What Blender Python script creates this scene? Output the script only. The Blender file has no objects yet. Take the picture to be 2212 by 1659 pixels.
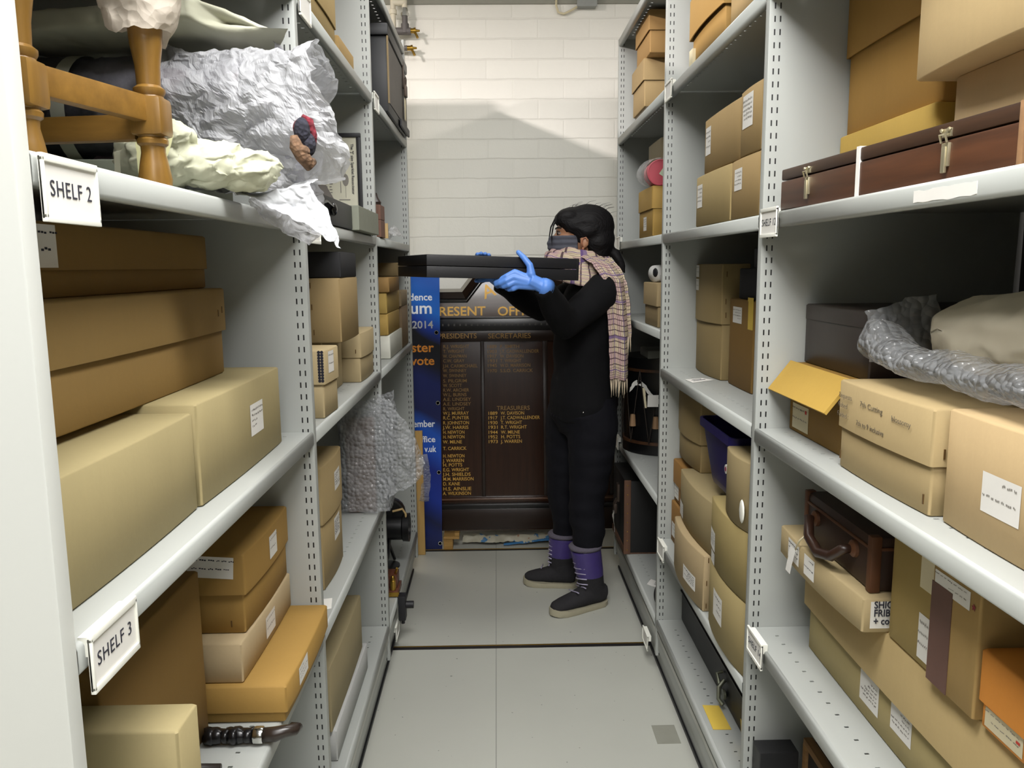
import bpy, bmesh, math, random
from mathutils import Vector, Matrix, noise
random.seed(7)
S = bpy.context.scene
COL = S.collection

# ------------------------------------------------------------- camera, world, light, exposure
def set_camera():
    th, ps, ro = 0.1461, 0.0182, -0.0096
    fw = Vector((math.sin(ps)*math.cos(th), math.cos(ps)*math.cos(th), -math.sin(th)))
    up = Vector((math.sin(ps)*math.sin(th), math.cos(ps)*math.sin(th), math.cos(th)))
    rt = Vector((math.cos(ps), -math.sin(ps), 0))
    c, s = math.cos(ro), math.sin(ro)
    R = rt*c + up*s
    U = rt*(-s) + up*c
    m = Matrix((R, U, -fw)).transposed().to_4x4()
    m.translation = Vector((0, 0, 1.4481))
    cd = bpy.data.cameras.new('camera')
    cd.sensor_width = 36.0
    cd.lens = 1724.45/2212*36.0
    cd.clip_start = 0.05
    o = bpy.data.objects.new('camera', cd)
    o.matrix_world = m
    COL.objects.link(o)
    S.camera = o
set_camera()

w = bpy.data.worlds.new('world'); S.world = w; w.use_nodes = True
w.node_tree.nodes['Background'].inputs[0].default_value = (0.9, 0.95, 1.0, 1)
w.node_tree.nodes['Background'].inputs[1].default_value = 0.01

def area(name, loc, sx, sy, watts, color=(1, 0.985, 0.97), rot=(0, 0, 0)):
    l = bpy.data.lights.new(name, 'AREA')
    l.shape = 'RECTANGLE'; l.size = sx; l.size_y = sy; l.energy = watts; l.color = color
    o = bpy.data.objects.new(name, l); o.location = loc; o.rotation_euler = rot
    COL.objects.link(o); return o
area('aisle_lamp', (-0.10, 0.55, 2.93), 1.0, 0.6, 70)
area('aisle_lamp_end', (0.80, 0.75, 2.93), 0.7, 0.4, 42)
area('far_aisle_lamp', (0.10, 2.6, 2.93), 1.0, 0.3, 14)
area('rear_sheen_light', (0.05, -2.3, 2.72), 1.5, 0.3, 34, rot=(0.95, 0, 0))  # added unseen light, tilted so the honours board picks up a sheen
area('near_lamp', (-0.15, -0.65, 2.93), 1.0, 0.5, 44)
area('neighbour_aisle_lamp', (-1.75, 1.75, 2.93), 0.15, 0.5, 290, (1, 0.90, 0.87))
area('other_neighbour_lamp', (1.95, 1.6, 2.93), 0.15, 0.5, 85, (1, 0.90, 0.87))

vs = S.view_settings
vs.view_transform = 'Standard'; vs.look = 'None'; vs.gamma = 1.0; vs.exposure = 0.0
vs.use_curve_mapping = False

# ------------------------------------------------------------- materials
def lin(h):
    if isinstance(h, str):
        h = h.lstrip('#'); h = [int(h[i:i+2], 16)/255 for i in (0, 2, 4)]
    elif max(h) > 1: h = [v/255 for v in h]
    return tuple(x/12.92 if x <= 0.04045 else ((x+0.055)/1.055)**2.4 for x in h) + (1.0,)

class NT:
    def __init__(s, name):
        s.m = bpy.data.materials.new(name); s.m.use_nodes = True
        s.t = s.m.node_tree; s.b = s.t.nodes['Principled BSDF']; s.out = s.t.nodes['Material Output']
    def n(s, typ, **kw):
        x = s.t.nodes.new(typ)
        for k, v in kw.items():
            if k.startswith('i_'):
                key = k[2:]
                key = int(key) if key.isdigit() else key.replace('_', ' ')
                x.inputs[key].default_value = v
            else: setattr(x, k, v)
        return x
    def l(s, a, b): s.t.links.new(a, b)
    def math(s, op, a, b=None, c=None):
        x = s.t.nodes.new('ShaderNodeMath'); x.operation = op
        for i, v in enumerate((a, b, c)):
            if v is None: continue
            if isinstance(v, (int, float)): x.inputs[i].default_value = v
            else: s.l(v, x.inputs[i])
        return x.outputs[0]
    def mix(s, fac, a, b):
        x = s.t.nodes.new('ShaderNodeMix'); x.data_type = 'RGBA'
        for k, v in ((0, fac), (6, a), (7, b)):
            if isinstance(v, (int, float, tuple)): x.inputs[k].default_value = v
            else: s.l(v, x.inputs[k])
        return x.outputs[2]
    def coord(s, which='Object'):
        return s.n('ShaderNodeTexCoord').outputs[which]
    def noise(s, co, scale, detail=3, rough=0.55):
        x = s.n('ShaderNodeTexNoise'); x.inputs['Scale'].default_value = scale
        x.inputs['Detail'].default_value = detail; x.inputs['Roughness'].default_value = rough
        if co is not None: s.l(co, x.inputs['Vector'])
        return x.outputs[0]
    def bump(s, h, strength=0.2, dist=0.002):
        x = s.n('ShaderNodeBump'); x.inputs['Strength'].default_value = strength
        x.inputs['Distance'].default_value = dist
        s.l(h, x.inputs['Height']); s.l(x.outputs[0], s.b.inputs['Normal'])
    def set(s, **kw):
        for k, v in kw.items(): s.b.inputs[k.replace('_', ' ')].default_value = v

CACHE = {}
def plain(name, h, rough=0.6, metal=0.0, var=0.08, scale=30, bump=0.1, spec=0.5):
    key = ('p', name)
    if key in CACHE: return CACHE[key]
    t = NT(name); c = lin(h)
    co = t.coord(); f = t.noise(co, scale)
    a = tuple(x*(1-var) for x in c[:3]) + (1,); b = tuple(min(1, x*(1+var)) for x in c[:3]) + (1,)
    t.l(t.mix(f, a, b), t.b.inputs['Base Color'])
    t.set(Roughness=rough, Metallic=metal)
    t.b.inputs['Specular IOR Level'].default_value = spec
    if bump: t.bump(f, bump)
    CACHE[key] = t.m; return t.m

def card(h, var=0.10):
    key = ('c', h)
    if key in CACHE: return CACHE[key]
    t = NT('cardboard'); c = lin(h); co = t.coord()
    big = t.noise(co, 6, 4); fine = t.noise(co, 160, 2)
    mp = t.n('ShaderNodeMapping'); mp.inputs['Scale'].default_value = (25, 25, 2); t.l(co, mp.inputs[0])
    st = t.noise(mp.outputs[0], 3, 2)
    a = tuple(x*(1-var) for x in c[:3]) + (1,); b = tuple(min(1, x*(1+var)) for x in c[:3]) + (1,)
    f = t.math('MULTIPLY_ADD', fine, 0.25, t.math('MULTIPLY_ADD', st, 0.25, t.math('MULTIPLY', big, 0.5)))
    t.l(t.mix(f, a, b), t.b.inputs['Base Color'])
    t.set(Roughness=0.72); t.b.inputs['Specular IOR Level'].default_value = 0.25
    t.bump(fine, 0.12, 0.001)
    CACHE[key] = t.m; return t.m

def wood(name, h1, h2, rough=0.35, axis=0, scale=1.0):
    key = ('w', name)
    if key in CACHE: return CACHE[key]
    t = NT(name); co = t.coord()
    mp = t.n('ShaderNodeMapping'); sc = [22*scale]*3; sc[axis] = 1.6*scale
    mp.inputs['Scale'].default_value = sc; t.l(co, mp.inputs[0])
    f = t.noise(mp.outputs[0], 2.2, 6, 0.6)
    r = t.n('ShaderNodeValToRGB'); r.color_ramp.elements[0].position = 0.3; r.color_ramp.elements[1].position = 0.7
    r.color_ramp.elements[0].color = lin(h1); r.color_ramp.elements[1].color = lin(h2)
    t.l(f, r.inputs[0]); t.l(r.outputs[0], t.b.inputs['Base Color'])
    t.set(Roughness=rough); t.bump(f, 0.08, 0.001)
    CACHE[key] = t.m; return t.m

def steel(name, h, slots=False):
    t = NT(name); co = t.coord(); c = lin(h)
    f = t.noise(co, 3.0, 3)
    base = t.mix(f, tuple(x*0.96 for x in c[:3])+(1,), tuple(x*1.03 for x in c[:3])+(1,))
    t.set(Roughness=0.42); t.b.inputs['Specular IOR Level'].default_value = 0.4
    if slots:
        sp = t.n('ShaderNodeSeparateXYZ'); t.l(co, sp.inputs[0])
        ax = t.math('ABSOLUTE', sp.outputs[0])
        z = t.math('FRACT', t.math('DIVIDE', sp.outputs[2], 0.025))
        mz = t.math('LESS_THAN', z, 0.46)
        c1 = t.math('LESS_THAN', t.math('ABSOLUTE', t.math('SUBTRACT', ax, 0.0115)), 0.0015)
        c2 = t.math('LESS_THAN', t.math('ABSOLUTE', t.math('SUBTRACT', ax, 0.0225)), 0.0015)
        m = t.math('MULTIPLY', mz, t.math('MAXIMUM', c1, c2))
        base = t.mix(m, base, (0.006, 0.006, 0.006, 1))
    t.l(base, t.b.inputs['Base Color'])
    fine = t.noise(co, 500, 1); t.bump(fine, 0.03, 0.0005)
    return t.m
M_STEEL = steel('grey_painted_steel', '#a6a9a5')
M_SLOT = steel('grey_slotted_steel', '#a6a9a5', True)
M_ENDWHITE = steel('pale_end_panel_steel', '#c6c8c3')
M_BACK = plain('shade_grey_back_sheet', '#2e2f2d', 0.6)  # dark grey puts the shade deep inside the shelves into the sheet's colour
M_ALU = plain('aluminium', '#b9b9b4', 0.32, 0.85, 0.05)
M_BLACK = plain('black_plastic', '#16161a', 0.5, 0, 0.1)
M_WHITE = plain('white_plastic', '#e6e6dc', 0.4, 0, 0.03)
M_PAPER = plain('white_paper', '#dcdad4', 0.85, 0, 0.05, 12)
M_CREAM = plain('cream_paper', '#cfc5a5', 0.85, 0, 0.05, 12)
M_YELLOW = plain('yellow_card', '#d2b44a', 0.8, 0, 0.08, 12)
M_INK = plain('ink', '#2a2a35', 0.8, 0, 0.02)
M_INKGREY = plain('pale_ink', '#85817a', 0.8, 0, 0.02)
M_RED = plain('red_ink', '#c0392b', 0.7, 0, 0.02)
M_BRASS = plain('brass', '#b08d3e', 0.3, 0.9, 0.1)
M_CHROME = plain('chrome', '#c8c8c4', 0.18, 1.0, 0.03)
M_STAPLE = plain('staple_wire', '#6b5230', 0.5, 0.5)

# ------------------------------------------------------------- object helpers
def tag(o, label=None, cat=None, group=None, kind=None):
    if label: o['label'] = label
    if cat: o['category'] = cat
    if group: o['group'] = group
    if kind: o['kind'] = kind
    return o
def root(name, loc, label, cat, group=None, rot=(0, 0, 0)):
    o = bpy.data.objects.new(name, None); o.empty_display_size = 0.05
    o.location = loc; o.rotation_euler = rot; COL.objects.link(o)
    return tag(o, label, cat, group)
def build(name, bm, mats, parent=None, smooth=False, loc=None, rot=None, weld=False, norm=True):
    if weld: bmesh.ops.remove_doubles(bm, verts=bm.verts, dist=1e-5)
    if norm: bmesh.ops.recalc_face_normals(bm, faces=bm.faces)
    me = bpy.data.meshes.new(name); bm.to_mesh(me); bm.free()
    if not isinstance(mats, (list, tuple)): mats = [mats]
    for m in mats: me.materials.append(m)
    if smooth:
        for p in me.polygons: p.use_smooth = True
    o = bpy.data.objects.new(name, me); COL.objects.link(o)
    if parent is not None: o.parent = parent
    if loc is not None: o.location = loc
    if rot is not None: o.rotation_euler = rot
    return o
def autosmooth(o, ang=40):
    me = o.data
    for p in me.polygons: p.use_smooth = True
    bm = bmesh.new(); bm.from_mesh(me)
    for e in bm.edges:
        if len(e.link_faces) == 2 and e.calc_face_angle(0) > math.radians(ang): e.smooth = False
        if len(e.link_faces) == 2 and e.link_faces[0].material_index != e.link_faces[1].material_index: e.smooth = False
    bm.to_mesh(me); bm.free(); return o

def box(bm, x0, x1, y0, y1, z0, z1, mi=0, bev=0.0, mat=None):
    r = bmesh.ops.create_cube(bm, size=1)
    vs_ = r['verts']
    for v in vs_:
        v.co = Vector(((x0+x1)/2+v.co.x*(x1-x0), (y0+y1)/2+v.co.y*(y1-y0), (z0+z1)/2+v.co.z*(z1-z0)))
    fs = {f for v in vs_ for f in v.link_faces}
    if bev:
        es = list({e for v in vs_ for e in v.link_edges})
        g = bmesh.ops.bevel(bm, geom=es, offset=bev, segments=2, affect='EDGES', profile=0.6)
        fs = set(g['faces']) | {f for f in fs if f.is_valid}
        vs_ = list({v for f in fs for v in f.verts})
    for f in fs: f.material_index = mi
    if mat is not None: bmesh.ops.transform(bm, matrix=mat, verts=list({v for f in fs for v in f.verts}))
    return list(fs)
def loft(bm, loops, cap0=True, cap1=True, closed=True, mi=0, uv=None):
    rows = [[bm.verts.new(p) for p in L] for L in loops]
    n = len(rows[0]); fs = []
    lay = bm.loops.layers.uv.verify() if uv else None
    for i in range(len(rows)-1):
        for j in range(n if closed else n-1):
            k = (j+1) % n
            f = bm.faces.new((rows[i][j], rows[i][k], rows[i+1][k], rows[i+1][j])); f.material_index = mi; fs.append(f)
            if uv:
                u0, u1 = j/(n if closed else n-1), (j+1)/(n if closed else n-1)
                v0, v1 = i/(len(rows)-1), (i+1)/(len(rows)-1)
                for lp, q in zip(f.loops, ((u0, v0), (u1, v0), (u1, v1), (u0, v1))): lp[lay].uv = q
    for flag, r in ((cap0, rows[0][::-1]), (cap1, rows[-1])):
        if flag and closed:
            f = bm.faces.new(r); f.material_index = mi; fs.append(f)
    return fs
def ring(c, r, n=16, ax='z', ry=None, ph=0):
    ry = r if ry is None else ry; c = Vector(c); out = []
    for i in range(n):
        a = 2*math.pi*i/n+ph; p, q = r*math.cos(a), ry*math.sin(a)
        out.append(c+(Vector((p, q, 0)) if ax == 'z' else Vector((p, 0, q)) if ax == 'y' else Vector((0, p, q))))
    return out
def lathe(bm, prof, ax='z', c=(0, 0, 0), n=20, mi=0):
    d = {'x': Vector((1, 0, 0)), 'y': Vector((0, 1, 0)), 'z': Vector((0, 0, 1))}[ax]
    return loft(bm, [ring(Vector(c)+d*h, max(r, 1e-4), n, ax) for h, r in prof], mi=mi)
def tube(bm, pts, rad, n=8, mi=0, side=None):
    """Tube along pts. rad: number, list of numbers, or list of (r_side, r_other) with SIDE the reference direction."""
    pts = [Vector(p) for p in pts]; loops = []
    ref = Vector(side) if side is not None else None; prev = None
    for i, p in enumerate(pts):
        d = (pts[min(i+1, len(pts)-1)]-pts[max(i-1, 0)]).normalized()
        if ref is not None: u = ref-d*ref.dot(d)
        elif prev is None:
            u = Vector((0, 0, 1)) if abs(d.z) < 0.9 else Vector((1, 0, 0)); u = u-d*u.dot(d)
        else: u = prev-d*prev.dot(d)
        u.normalize(); prev = u; v = d.cross(u)
        r = rad if isinstance(rad, (int, float)) else rad[i]
        a, b = r if isinstance(r, tuple) else (r, r)
        loops.append([p+u*a*math.cos(2*math.pi*k/n)+v*b*math.sin(2*math.pi*k/n) for k in range(n)])
    return loft(bm, loops, mi=mi)
def ball(bm, c, r, mi=0, sub=2, mat=None):
    g = bmesh.ops.create_icosphere(bm, subdivisions=sub, radius=1)
    r = (r, r, r) if isinstance(r, (int, float)) else r
    for v in g['verts']:
        p = Vector((v.co.x*r[0], v.co.y*r[1], v.co.z*r[2]))
        if mat is not None: p = mat @ p
        v.co = Vector(c)+p
    for f in {f for v in g['verts'] for f in v.link_faces}: f.material_index = mi
def remesh(name, bm, voxel, mats, parent=None, smooth=6, extra=None, dec=None):
    """Fuse overlapping closed shapes into one continuous surface."""
    tmp = bpy.data.meshes.new('t'); bmesh.ops.recalc_face_normals(bm, faces=bm.faces); bm.to_mesh(tmp); bm.free()
    o = bpy.data.objects.new('t', tmp); COL.objects.link(o)
    m = o.modifiers.new('r', 'REMESH'); m.mode = 'VOXEL'; m.voxel_size = voxel
    if smooth:
        s = o.modifiers.new('s', 'SMOOTH'); s.factor = 0.5; s.iterations = smooth
    if dec:
        d = o.modifiers.new('d', 'DECIMATE'); d.ratio = dec
    dg = bpy.context.evaluated_depsgraph_get(); dg.update()
    me = bpy.data.meshes.new_from_object(o.evaluated_get(dg))
    bpy.data.objects.remove(o); me.name = name
    for p in me.polygons: p.use_smooth = True
    if extra: extra(me)
    me.materials.clear()
    for mm in (mats if isinstance(mats, (list, tuple)) else [mats]): me.materials.append(mm)
    ob = bpy.data.objects.new(name, me); COL.objects.link(ob)
    if parent is not None: ob.parent = parent
    return ob
def text(name, s, size, mat, parent, loc, rot=(math.pi/2, 0, 0), align='LEFT', bold=0.0, sx=1.0, ext=0.0004, valign='BOTTOM_BASELINE', spacing=1.0):
    """Lettering as mesh. s: a string or a list of (string, x, y, size, sx) collected into one mesh."""
    items = [(s, 0, 0, size, sx)] if isinstance(s, str) else s
    bm = bmesh.new()
    for (tx, x, y, sz, xs) in items:
        cu = bpy.data.curves.new('t', 'FONT'); cu.body = tx; cu.size = sz; cu.align_x = align
        cu.align_y = valign; cu.offset = bold*sz; cu.extrude = ext; cu.resolution_u = 3; cu.space_character = spacing
        o = bpy.data.objects.new('t', cu); COL.objects.link(o)
        dg = bpy.context.evaluated_depsgraph_get(); dg.update()
        me = bpy.data.meshes.new_from_object(o.evaluated_get(dg))
        if isinstance(xs, tuple):
            ww = [v.co.x for v in me.vertices]; xs = xs[0]/max(1e-6, max(ww)-min(ww))
        me.transform(Matrix.Translation((x, y, 0)) @ Matrix.Diagonal((xs, 1, 1, 1)))
        bm.from_mesh(me); bpy.data.objects.remove(o); bpy.data.meshes.remove(me)
    me = bpy.data.meshes.new(name); bm.to_mesh(me); bm.free(); me.materials.append(mat)
    ob = bpy.data.objects.new(name, me); COL.objects.link(ob); ob.parent = parent
    ob.location = loc; ob.rotation_euler = rot
    return ob
def sheet(name, fn, nu, nv, mat, parent=None, thick=0.0, smooth=True, closed=False, uv=True, crumple=0.0, cs=12.0, seed=0.0):
    """Grid surface fn(u, v); CRUMPLE adds paper-like creases."""
    bm = bmesh.new()
    lay = bm.loops.layers.uv.verify()
    def P(i, j):
        p = Vector(fn(i/nu, j/nv))
        if crumple:
            q = p*cs+Vector((seed, seed*1.7, seed*0.3))
            d = Vector((1-2*abs(noise.noise(q)), 1-2*abs(noise.noise(q+Vector((9, 3, 1)))), 1-2*abs(noise.noise(q+Vector((2, 8, 5))))))
            q2 = q*2.7; q3 = q*6.1
            d += 0.22*Vector((1-2*abs(noise.noise(q3)), 1-2*abs(noise.noise(q3+Vector((9, 3, 1)))), 1-2*abs(noise.noise(q3+Vector((2, 8, 5))))))
            d += 0.45*Vector((1-2*abs(noise.noise(q2)), 1-2*abs(noise.noise(q2+Vector((9, 3, 1)))), 1-2*abs(noise.noise(q2+Vector((2, 8, 5))))))
            p = p+d*crumple
        return p
    V = [[bm.verts.new(P(i, j)) for j in range(nv+1)] for i in range(nu+(0 if closed else 1))]
    for i in range(nu):
        k = (i+1) % nu if closed else i+1
        for j in range(nv):
            f = bm.faces.new((V[i][j], V[k][j], V[k][j+1], V[i][j+1]))
            for lp, q in zip(f.loops, ((i, j), (i+1, j), (i+1, j+1), (i, j+1))): lp[lay].uv = (q[0]/nu, q[1]/nv)
    me = bpy.data.meshes.new(name); bm.to_mesh(me); bm.free(); me.materials.append(mat)
    if smooth:
        for p in me.polygons: p.use_smooth = True
    o = bpy.data.objects.new(name, me); COL.objects.link(o)
    if thick:
        md = o.modifiers.new('solid', 'SOLIDIFY'); md.thickness = thick; md.offset = 0
    if parent is not None: o.parent = parent
    return o
# ------------------------------------------------------------- the room
XL, XR = -0.391, 0.5495           # aisle faces of the two racks
YP = [0.678, 1.667, 2.655, 3.663] # near faces of the uprights
TH = 0.023
RD = 0.55                         # rack depth
WALL = 4.25

def floor_mat():
    t = NT('grey_vinyl_floor'); co = t.coord(); c = lin('#b4b5ac')
    sp = t.noise(co, 260, 1); big = t.noise(co, 2.2, 4)
    base = t.mix(big, tuple(x*0.9 for x in c[:3])+(1,), tuple(x*1.06 for x in c[:3])+(1,))
    spk = t.math('GREATER_THAN', t.noise(co, 70, 0), 0.86)
    base = t.mix(spk, base, tuple(x*0.45 for x in c[:3])+(1,))
    s = t.n('ShaderNodeSeparateXYZ'); t.l(co, s.inputs[0])
    seam = t.math('LESS_THAN', t.math('ABSOLUTE', t.math('ADD', s.outputs[0], 0.018)), 0.0012)
    base = t.mix(seam, base, tuple(x*0.5 for x in c[:3])+(1,))
    # worn darker patch by the right hand rail
    t.l(base, t.b.inputs['Base Color']); t.set(Roughness=0.42)
    t.bump(sp, 0.05, 0.0005); return t.m
def brick_mat():
    t = NT('painted_brick'); co = t.coord()
    mp = t.n('ShaderNodeMapping'); mp.inputs['Rotation'].default_value = (math.pi/2, 0, 0); t.l(co, mp.inputs[0])
    mp.inputs['Location'].default_value = (0.03, 0.022, 0)
    ns = t.n('ShaderNodeTexNoise'); ns.inputs['Scale'].default_value = 9; t.l(co, ns.inputs['Vector'])
    va = t.n('ShaderNodeVectorMath'); va.operation = 'MULTIPLY_ADD'
    t.l(ns.outputs['Color'], va.inputs[0]); va.inputs[1].default_value = (0.010, 0.010, 0.0); t.l(mp.outputs[0], va.inputs[2])
    br = t.n('ShaderNodeTexBrick'); t.l(va.outputs[0], br.inputs['Vector'])
    br.inputs['Scale'].default_value = 1.0; br.inputs['Brick Width'].default_value = 0.262; br.inputs['Row Height'].default_value = 0.0985
    br.inputs['Mortar Size'].default_value = 0.0055; br.inputs['Mortar Smooth'].default_value = 0.6; br.offset = 0.5
    c = lin('#e8e7de')
    br.inputs['Color1'].default_value = c; br.inputs['Color2'].default_value = tuple(x*0.955 for x in c[:3])+(1,)
    br.inputs['Mortar'].default_value = tuple(x*0.97 for x in c[:3])+(1,)
    pit = t.noise(co, 26, 6, 0.7); lump = t.noise(co, 5, 3)
    sz = t.n('ShaderNodeSeparateXYZ'); t.l(va.outputs[0], sz.inputs[0])
    row = t.math('FRACT', t.math('DIVIDE', sz.outputs[1], 0.0985))
    row = t.math('MULTIPLY', t.math('SUBTRACT', t.math('ABSOLUTE', t.math('SUBTRACT', row, 0.5)), 0.44), 16.0)
    row = t.math('MAXIMUM', row, 0.0)
    brk = t.math('MULTIPLY', br.outputs['Fac'], t.math('MULTIPLY', t.noise(co, 1.3, 2), -0.55))
    h = t.math('ADD', t.math('MULTIPLY_ADD', row, -0.6, brk), t.math('ADD', t.math('MULTIPLY', pit, 0.55), t.math('MULTIPLY', lump, 0.5)))
    spots = t.math('GREATER_THAN', t.noise(co, 17, 5, 0.75), 0.755)
    t.l(t.mix(spots, br.outputs['Color'], tuple(x*0.72 for x in c[:3])+(1,)), t.b.inputs['Base Color'])
    t.set(Roughness=0.55); t.bump(h, 0.55, 0.006); return t.m
M_WALL = brick_mat()
M_PLASTER = plain('painted_plaster', '#8f8f88', 0.8, 0, 0.04, 4)

def slab(name, x0, x1, y0, y1, z0, z1, m):
    bm = bmesh.new(); box(bm, x0, x1, y0, y1, z0, z1)
    o = build(name, bm, m); o['kind'] = 'structure'; return o
slab('floor', -2.4, 2.6, -2.6, WALL, -0.08, 0.0, floor_mat())
slab('ceiling', -2.4, 2.6, -2.6, WALL, 3.0, 3.08, M_PLASTER)
slab('wall_back', -2.4, 2.6, WALL, WALL+0.1, 0, 3.0, M_WALL)
slab('wall_left', -2.5, -2.4, -2.6, WALL, 0, 3.0, M_PLASTER)
slab('wall_right', 2.6, 2.7, -2.6, WALL, 0, 3.0, M_PLASTER)
slab('wall_front', -2.4, 2.6, -2.7, -2.6, 0, 3.0, plain('dark_painted_wall', '#4a4a47', 0.8, 0, 0.04, 4))
bm = bmesh.new(); box(bm, -0.7, 1.6, WALL-0.012, WALL, 2.752, 2.80)
o = build('trim_1', bm, plain('wall_trunking', '#8d8c80', 0.5)); o['kind'] = 'structure'
# floor tracks of the mobile racking
def track(y, name):
    bm = bmesh.new()
    box(bm, -0.95, 1.15, y-0.004, y+0.016, 0.0, 0.0015, 0)
    box(bm, -0.95, 1.15, y+0.016, y+0.021, 0.0, 0.003, 1)
    o = build(name, bm, [M_BLACK, M_BRASS]); o['kind'] = 'structure'
track(2.886, 'trim_2'); track(3.952, 'trim_3')
bm = bmesh.new(); box(bm, 0.475, 0.548, 2.245, 2.345, 0, 0.0006)
tag(build('floor_patch', bm, plain('floor_patch_grey', '#8b8b80', 0.5)), 'darker grey tape patch on the floor beside the rail', 'tape')

# ------------------------------------------------------------- the racks
def shelf_mesh(y0, y1, s, lip=0.030):
    """Shelf in rack coordinates: front at x = 0, runs back to -s*RD. A row of slots sits 5 cm behind the front."""
    bm = bmesh.new(); D = RD-0.004
    pts = [(-D, 0.0), (-0.0055, 0.0), (-0.0016, -0.0016), (0, -0.0055), (0, -lip+0.004), (-0.0015, -lip+0.001), (-0.004, -lip), (-0.016, -lip)]
    f0, f1 = 0.046, 0.054
    n = int((y1-y0-0.04)/0.0385)
    ys = [y0]
    for i in range(n):
        c = y0+0.035+i*0.0385; ys += [c-0.0022, c+0.0022]
    ys.append(y1)
    def X(x): return s*x
    grid = {}
    def v(x, y, z):
        k = (round(x, 5), round(y, 5), round(z, 5))
        if k not in grid: grid[k] = bm.verts.new((X(x), y, z))
        return grid[k]
    def q(xa, za, xb, zb, ya, yb):
        bm.faces.new((v(xa, ya, za), v(xb, ya, zb), v(xb, yb, zb), v(xa, yb, za)))
    for (xa, xb) in ((-D, -f1), (-f1, -f0), (-f0, -0.0055)):
        for i in range(len(ys)-1):
            if xa == -f1 and i % 2 == 1: continue
            q(xa, 0, xb, 0, ys[i], ys[i+1])
    bm.faces.ensure_lookup_table(); nf = len(bm.faces)
    for (xa, za), (xb, zb) in zip(pts[1:], pts[2:]): q(xa, za, xb, zb, y0, y1)
    for f in list(bm.faces)[nf:]: f.smooth = True
    q(-D, 0, -D, -lip, y0, y1)
    bmesh.ops.recalc_face_normals(bm, faces=bm.faces)
    if sum(f.normal.z for f in bm.faces if all(abs(v_.co.z) < 1e-6 for v_ in f.verts)) < 0: bmesh.ops.reverse_faces(bm, faces=bm.faces)
    return bm
def make_rack(x, s, levels, label):
    """s = +1 for the rack whose aisle face looks to +x."""
    R = root('shelving_rack', (x, YP[0], 0), label, 'shelving')
    y = [v-YP[0] for v in YP]
    for i, yy in enumerate(y):
        bm = bmesh.new()
        a, b = sorted((0, -s*RD))
        box(bm, a, b, yy, yy+TH, 0.075, 2.43, 0, 0.0025)
        up = build('upright', bm, M_ENDWHITE if i == 0 and s > 0 else M_SLOT, R); autosmooth(up)
    for (bay, z) in levels:
        ya, yb = y[bay]+(TH if bay else 0)+0.001, y[bay+1]-0.001
        if bay == 0: ya = y[0]+TH+0.001
        o = build('shelf', shelf_mesh(ya, yb, s), M_STEEL, R, loc=(0, 0, z), norm=False)
        md = o.modifiers.new('solid', 'SOLIDIFY'); md.thickness = 0.0012; md.offset = -1
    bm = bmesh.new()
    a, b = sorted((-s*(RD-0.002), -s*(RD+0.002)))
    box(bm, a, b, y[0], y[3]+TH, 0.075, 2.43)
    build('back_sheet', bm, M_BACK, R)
    # carriage and rail along the floor
    bm = bmesh.new()
    for (xa, xb, za, zb) in ((-0.035, -0.028, 0.0, 0.10), (-0.028, -0.012, 0.085, 0.10), (-0.016, -0.008, 0.10, 0.158), (-0.030, -0.016, 0.148, 0.160)):
        a, b = sorted((s*xa, s*xb)); box(bm, a, b, y[0]+0.0, y[3]+TH, za, zb, 0, 0.0015)
    autosmooth(build('base_rail', bm, M_STEEL, R))
    bm = bmesh.new(); a, b = sorted((-s*RD, -s*0.04)); box(bm, a, b, y[0], y[3]+TH, 0.012, 0.155)
    build('carriage', bm, M_BLACK, R)
    bm = bmesh.new()
    a, b = sorted((-s*0.0285, -s*0.022)); box(bm, a, b, y[0], y[3]+TH, 0.0, 0.012)
    build('rubber_seal', bm, M_BLACK, R)
    bm = bmesh.new(); a, b = sorted((-s*0.013, -s*0.003)); box(bm, a, b, y[0], y[3]+TH, 0.150, 0.168, 0, 0.002)
    build('rail_bead', bm, M_ALU, R)
    return R
LZ = {'base': 0.205, 'C': 0.65, 'B': 1.105, 'A': 1.55, 'U': 2.0, 'UU': 2.40}
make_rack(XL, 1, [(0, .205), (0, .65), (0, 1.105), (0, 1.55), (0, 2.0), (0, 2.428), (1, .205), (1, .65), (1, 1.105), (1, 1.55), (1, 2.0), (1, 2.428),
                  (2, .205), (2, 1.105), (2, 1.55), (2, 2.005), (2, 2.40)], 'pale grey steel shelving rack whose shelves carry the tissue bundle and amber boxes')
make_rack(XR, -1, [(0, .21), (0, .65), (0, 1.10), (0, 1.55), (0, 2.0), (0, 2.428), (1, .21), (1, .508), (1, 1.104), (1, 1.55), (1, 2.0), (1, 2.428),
                   (2, .21), (2, .65), (2, 1.23), (2, 1.55), (2, 2.01), (2, 2.428)], 'pale grey steel shelving rack behind the person with the brown wooden case')

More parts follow.
